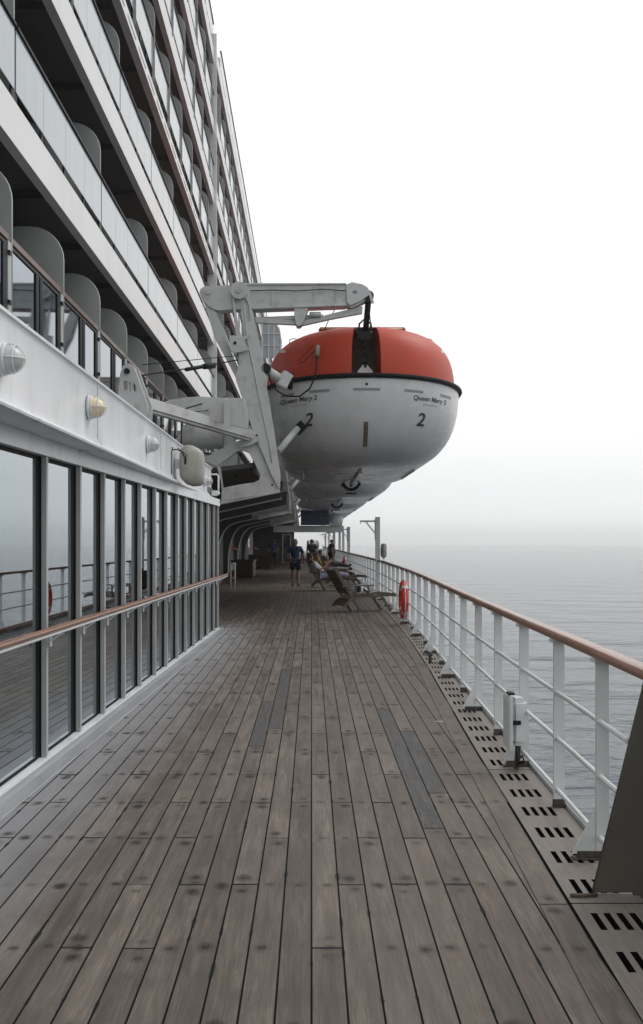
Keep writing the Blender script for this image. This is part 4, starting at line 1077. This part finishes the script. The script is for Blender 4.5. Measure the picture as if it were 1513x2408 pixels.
def person(label,loc,rz,J,top,trou,hair,legs_bare,shoes=CBLK,waist=None,hair_full=False,group='people on the promenade'):
    """J: joints dict; facing +Y locally"""
    t=thing('person',label,'person',loc,rz,group)
    j={k:Vector(v) for k,v in J.items()}
    V=[];E=[]
    def add(p,r,par=None):
        V.append((Vector(p),r)); 
        if par is not None: E.append((par,len(V)-1))
        return len(V)-1
    pel=add(j['pel'],.125); wa=add(j['pel'].lerp(j['che'],.45),.12,pel); che=add(j['che'],.14,wa); nk=add(j['neck'],.055,che); hd=add(j['neck'].lerp(j['head'],.5),.05,nk)
    for s in 'LR':
        sh=add(j['sh'+s],.058,che); el=add(j['el'+s],.040,sh); wr=add(j['wr'+s],.027,el)
        d=(j['wr'+s]-j['el'+s]).normalized(); side=Vector((0,1,0)) if abs(d.y)<.8 else Vector((0,0,1)); side=(side-d*side.dot(d)).normalized()
        pm=add(j['wr'+s]+d*.055,.028,wr)
        for q,ln in ((-.026,.06),(-.009,.075),(.009,.072),(.026,.055)):
            f1=add(V[pm][0]+d*.045+side*q,.009,pm); f2=add(V[f1][0]+d*ln*.55+Vector((0,.012,0)),.0085,f1); add(V[f2][0]+d*ln*.4+Vector((0,.02,-.004)),.007,f2)
        th=add(j['wr'+s]+d*.04+side*.04,.010,wr); add(V[th][0]+d*.035+side*.012,.009,th)
        hp=add(j['hip'+s],.095,pel); kn=add(j['kn'+s],.058,hp); an=add(j['an'+s],.038,kn); add(j['toe'+s],.036,an)
    def headmesh(bm):
        h=j['head']; f=j.get('face',Vector((0,1,0))).normalized(); up=j.get('up',Vector((0,0,1)))
        rgt=f.cross(up).normalized(); mt=Matrix((rgt,f,up)).transposed().to_4x4(); mt.translation=h
        st=len(bm.verts)
        vs=sphere(bm,(0,0,0),.1,.78,.95,1.18,16,12)
        vs+=sphere(bm,(0,.095,-.01),.02,.7,1,1.2,8,6)
        for s in (-1,1): vs+=sphere(bm,(s*.079,-.005,-.01),.024,.35,.8,1.2,8,6)
        vs+=sphere(bm,(0,.055,-.085),.045,.9,.9,.7,8,6)
        bmesh.ops.transform(bm,matrix=mt,verts=vs)
    skinned(V,E,'body',SKIN,t,headmesh)
    # hair
    bm=bmesh.new(); h=j['head']; f=j.get('face',Vector((0,1,0))).normalized(); up=j.get('up',Vector((0,0,1))); rgt=f.cross(up).normalized(); mt=Matrix((rgt,f,up)).transposed().to_4x4(); mt.translation=h
    vs=sphere(bm,(0,-.018,.022),.104,.84,.98,1.13,16,12)
    if hair_full: vs+=sphere(bm,(0,-.05,-.08),.085,1,.7,1.3,12,8)
    bmesh.ops.transform(bm,matrix=mt,verts=vs); build('hair',bm,hair,t)
    # shirt
    V=[];E=[]
    pel=add(j['pel']+Vector((0,0,.02)),.16); wa=add(j['pel'].lerp(j['che'],.45),.155,pel); che=add(j['che'],.17,wa); add(j['che'].lerp(j['neck'],.75),.085,che)
    for s in 'LR':
        sh=add(j['sh'+s],.080,che); add(j['sh'+s].lerp(j['el'+s],.75),.066,sh)
    skinned(V,E,'shirt',top,t)
    V=[];E=[]
    pel=add(j['pel']-Vector((0,0,.0)),.163)
    for s in 'LR':
        hp=add(j['hip'+s],.118,pel); kn=add(j['hip'+s].lerp(j['kn'+s],.8 if legs_bare else 1),.09 if legs_bare else .078,hp)
        if not legs_bare: add(j['an'+s]+(j['kn'+s]-j['an'+s])*.08,.062,kn)
    skinned(V,E,'shorts' if legs_bare else 'trousers',trou,t)
    for s in 'LR':
        V=[];E=[]; a=add(j['an'+s]+Vector((0,0,-.01)),.052); b=add(j['an'+s].lerp(j['toe'+s],.5),.05,a); add(j['toe'+s],.046,b); skinned(V,E,'shoe',shoes,t)
    if waist:
        V=[];E=[]; a=add(j['pel']+Vector((-.0,0,.02)),.20); b=add(j['pel']+Vector((0,-.01,-.15)),.205,a); skinned(V,E,'tied_jumper',waist,t)
    return t
walk=dict(pel=(0,0,.93),che=(0,.03,1.27),neck=(0,.03,1.44),head=(0,.05,1.56),shL=(-.19,.02,1.37),elL=(-.27,-.06,1.10),wrL=(-.26,.02,.86),shR=(.19,.02,1.37),elR=(.29,.0,1.10),wrR=(.31,.12,.86),
  hipL=(-.095,0,.88),knL=(-.10,.10,.50),anL=(-.10,.06,.09),toeL=(-.10,.20,.045),hipR=(.095,0,.88),knR=(.10,.0,.48),anR=(.10,-.16,.11),toeR=(.11,-.04,.04))
person('walking person in dark blue shirt with light blue jumper at the waist, seen from behind',(-.57,35,0),0,walk,CBLUE,CBLK,HAIR,True,waist=CLBLUE)
walk2=dict(walk); walk2.update(elR=(.25,-.10,1.12),wrR=(.24,-.04,.87),knL=(-.10,-.02,.48),anL=(-.10,-.12,.10),toeL=(-.1,0,.05),anR=(.10,.03,.09),toeR=(.1,.17,.045),knR=(.1,.06,.5))
person('distant walking person in blue shirt and dark trousers by the farther locker',(-2.2,57.5,0),0,walk2,CBLUE,CBLK,HAIRD,False)
person('distant standing person in dark clothes right of the walker in blue',(.02,52,0),R(10),walk2,CBLK,CBLK,HAIRD,False)
# reclining: chair local x is length (head at -x); person faces +Y locally -> rotate -90
rec=dict(pel=(0,-.26,.50),che=(0,-.50,.80),neck=(0,-.60,.95),head=(0,-.66,1.07),shL=(-.18,-.54,.88),elL=(-.25,-.38,.66),wrL=(-.12,-.20,.78),shR=(.18,-.54,.88),elR=(.25,-.38,.66),wrR=(.12,-.20,.78),
  hipL=(-.09,-.22,.50),knL=(-.10,.20,.54),anL=(-.09,.62,.50),toeL=(-.1,.68,.60),hipR=(.09,-.22,.50),knR=(.10,.22,.56),anR=(.09,.64,.50),toeR=(.1,.70,.60),face=(0,.85,-.3),up=(0,.3,.85))
for k in ('face','up'): rec[k]=Vector(rec[k]).normalized()
rec['up']=Vector((0,.333,.943)); rec['face']=Vector((0,.943,-.333))
def sit(label,c,top,tr,hair,full=False):
    return person(label,(cpos[c][0],cpos[c][1],0),R(-90+cpos[c][2]),rec,top,tr,hair,False,hair_full=full,group='people resting in the deck chairs')
sit('dark haired person in white reclining with pale lavender trousers in a deck chair',0,CWHT,CLAV,HAIRD,True)
sit('person in yellow top reclining in a deck chair farther along',2,CYEL,CGRY,HAIRD)
sit('person in black top reclining in a far deck chair near the rail',3,CBLK,CBLK,HAIRD)
sit('grey haired person in grey reclining in the farthest deck chair',4,CGRY,CGRY,HAIR)
person('tiny standing person in black beside the rail under the cross beam',(1.15,58,0),R(-60),walk2,CBLK,CBLK,HAIRD,False)
# bag and shoes on deck beside the chairs
t=thing('beach_bag','white and black bag standing on the planks beside the railing','bag',(1.38,30.2,0),R(20))
bm=bmesh.new(); sphere(bm,(0,0,.17),.2,1,.55,.85,14,10); build('bag_body',bm,CWHT,t)
bm=bmesh.new(); tube(bm,[(-.12,0,.30),(-.08,0,.44),(.08,0,.44),(.12,0,.30)],.014,6); build('bag_handle',bm,CBLK,t)
bm=bmesh.new(); bx(bm,-.1,.08,-.125,-.108,.08,.26,.01); build('pocket',bm,CBLK,t)
# ------------------------------------------------------------ sea
ZS=-14.5
def sea_material():
    m=bpy.data.materials.new('sea_water'); m.use_nodes=True; nt=m.node_tree; N=nt.nodes; L=nt.links; b=N['Principled BSDF']
    b.inputs['Base Color'].default_value=(.03,.05,.07,1); b.inputs['Roughness'].default_value=.16; b.inputs['IOR'].default_value=1.33
    ge=N.new('ShaderNodeNewGeometry'); last=None
    specs=[((.028,.05,1),1.2,5,1.6,3.0),((.11,.20,1),1,6,.9,.8),((.5,.8,1),1,5,.8,.26)]
    for sc_,s,d,strength,dist in specs:
        mp=N.new('ShaderNodeMapping'); mp.inputs['Scale'].default_value=sc_; mp.inputs['Rotation'].default_value=(0,0,.5); L.new(ge.outputs['Position'],mp.inputs['Vector'])
        n=N.new('ShaderNodeTexNoise'); n.inputs['Scale'].default_value=s; n.inputs['Detail'].default_value=d; n.inputs['Distortion'].default_value=.6; L.new(mp.outputs[0],n.inputs['Vector'])
        bp=N.new('ShaderNodeBump'); bp.inputs['Strength'].default_value=min(1,strength); bp.inputs['Distance'].default_value=dist; L.new(n.outputs['Fac'],bp.inputs['Height'])
        if last: L.new(last,bp.inputs['Normal'])
        last=bp.outputs[0]
    L.new(last,b.inputs['Normal'])
    # foam patches
    mp=N.new('ShaderNodeMapping'); mp.inputs['Scale'].default_value=(.10,.06,1); L.new(ge.outputs['Position'],mp.inputs['Vector'])
    n=N.new('ShaderNodeTexNoise'); n.inputs['Scale'].default_value=1.3; n.inputs['Detail'].default_value=9; n.inputs['Roughness'].default_value=.72; L.new(mp.outputs[0],n.inputs['Vector'])
    mr=N.new('ShaderNodeMapRange'); mr.inputs['From Min'].default_value=.70; mr.inputs['From Max'].default_value=.78; mr.inputs['To Max'].default_value=.7; L.new(n.outputs['Fac'],mr.inputs['Value'])
    mx=N.new('ShaderNodeMix'); mx.data_type='RGBA'; L.new(mr.outputs[0],mx.inputs['Factor']); mx.inputs['A'].default_value=(.025,.045,.062,1); mx.inputs['B'].default_value=(.6,.63,.65,1)
    L.new(mx.outputs['Result'],b.inputs['Base Color'])
    return m
HZ=3300
bm=bmesh.new(); v=[bm.verts.new(p) for p in ((-HZ,-HZ,ZS),(HZ,-HZ,ZS),(HZ,HZ,ZS),(-HZ,HZ,ZS))]; bm.faces.new(v)
o=build('sea',bm,sea_material(),recalc=False); tag(o,kind='structure')
# haze
hm=bpy.data.materials.new('haze_air'); hm.use_nodes=True; nt=hm.node_tree; nt.nodes.clear(); out=nt.nodes.new('ShaderNodeOutputMaterial'); pv=nt.nodes.new('ShaderNodeVolumePrincipled')
pv.inputs['Color'].default_value=(1,1,1,1); pv.inputs['Density'].default_value=.0008; pv.inputs['Anisotropy'].default_value=.92; nt.links.new(pv.outputs[0],out.inputs['Volume'])
bm=bmesh.new(); bx(bm,-HZ-100,HZ+100,-HZ-100,HZ+100,ZS-1,26.5); o=build('haze',bm,hm); tag(o,kind='stuff')
# ------------------------------------------------------------ sky and sun
w=bpy.data.worlds.new('World'); sc.world=w; w.use_nodes=True; nt=w.node_tree; N=nt.nodes; L=nt.links
bg=N['Background']; bg.inputs['Strength'].default_value=.96
SUN_EL,SUN_AZ=R(48),R(60)      # azimuth from +Y towards +X
sky=N.new('ShaderNodeTexSky'); sky.sky_type='NISHITA'; sky.sun_disc=False; sky.sun_elevation=SUN_EL; sky.sun_rotation=SUN_AZ; sky.air_density=1; sky.dust_density=6
tc=N.new('ShaderNodeTexCoord'); sp=N.new('ShaderNodeSeparateXYZ'); L.new(tc.outputs['Generated'],sp.inputs[0])
cr=N.new('ShaderNodeValToRGB'); L.new(sp.outputs[2],cr.inputs[0]); e=cr.color_ramp.elements
e[0].position=0; e[0].color=(.92,.93,.94,1); e[1].position=.35; e[1].color=(1.02,1.015,1.0,1)
for p,c in ((.02,(.93,.935,.94)),(.05,(.87,.885,.90)),(.12,(.97,.97,.962))):
    q=e.new(p); q.color=(*c,1)
n=N.new('ShaderNodeTexNoise'); mp=N.new('ShaderNodeMapping'); mp.inputs['Scale'].default_value=(1.2,1.2,9); L.new(tc.outputs['Generated'],mp.inputs['Vector']); L.new(mp.outputs[0],n.inputs['Vector']); n.inputs['Scale'].default_value=1.6; n.inputs['Detail'].default_value=5
mr=N.new('ShaderNodeMapRange'); mr.inputs['To Min'].default_value=.98; mr.inputs['To Max'].default_value=1.03; mr.inputs['From Min'].default_value=.3; mr.inputs['From Max'].default_value=.7; L.new(n.outputs['Fac'],mr.inputs['Value'])
mu=N.new('ShaderNodeMix'); mu.data_type='RGBA'; mu.blend_type='MULTIPLY'; mu.inputs['Factor'].default_value=1; L.new(cr.outputs[0],mu.inputs['A']); L.new(mr.outputs[0],mu.inputs['B'])
s2=N.new('ShaderNodeMix'); s2.data_type='RGBA'; s2.blend_type='MULTIPLY'; s2.inputs['Factor'].default_value=1; L.new(sky.outputs[0],s2.inputs['A']); s2.inputs['B'].default_value=(.08,.08,.08,1)
mm=N.new('ShaderNodeMix'); mm.data_type='RGBA'; mm.inputs['Factor'].default_value=.90; L.new(s2.outputs['Result'],mm.inputs['A']); L.new(mu.outputs['Result'],mm.inputs['B'])
L.new(mm.outputs['Result'],bg.inputs['Color'])
sd=bpy.data.lights.new('sun','SUN'); sd.energy=.7; sd.angle=R(25); sd.color=(1,.97,.93); so=bpy.data.objects.new('sun',sd); C.objects.link(so)
dirv=Vector((math.sin(SUN_AZ)*math.cos(SUN_EL),math.cos(SUN_AZ)*math.cos(SUN_EL),math.sin(SUN_EL)))
so.rotation_euler=dirv.to_track_quat('Z','Y').to_euler(); so.location=(20,10,40)
# ------------------------------------------------------------ camera
cd=bpy.data.cameras.new('camera'); co=bpy.data.objects.new('camera',cd); C.objects.link(co); sc.camera=co
co.location=(0,0,EYE); co.rotation_euler=(R(90),0,0)
cd.sensor_fit='VERTICAL'; cd.sensor_height=36; cd.sensor_width=24; cd.lens=36*FPX/2408
cd.shift_x=(756.5-VX)/2408; cd.shift_y=(VY-1204)/2408
cd.clip_start=.05; cd.clip_end=40000
sc.view_settings.view_transform='Standard'; sc.view_settings.look='None'; sc.view_settings.exposure=.28; sc.view_settings.gamma=1
sc.cycles.volume_bounces=6; sc.cycles.max_bounces=10
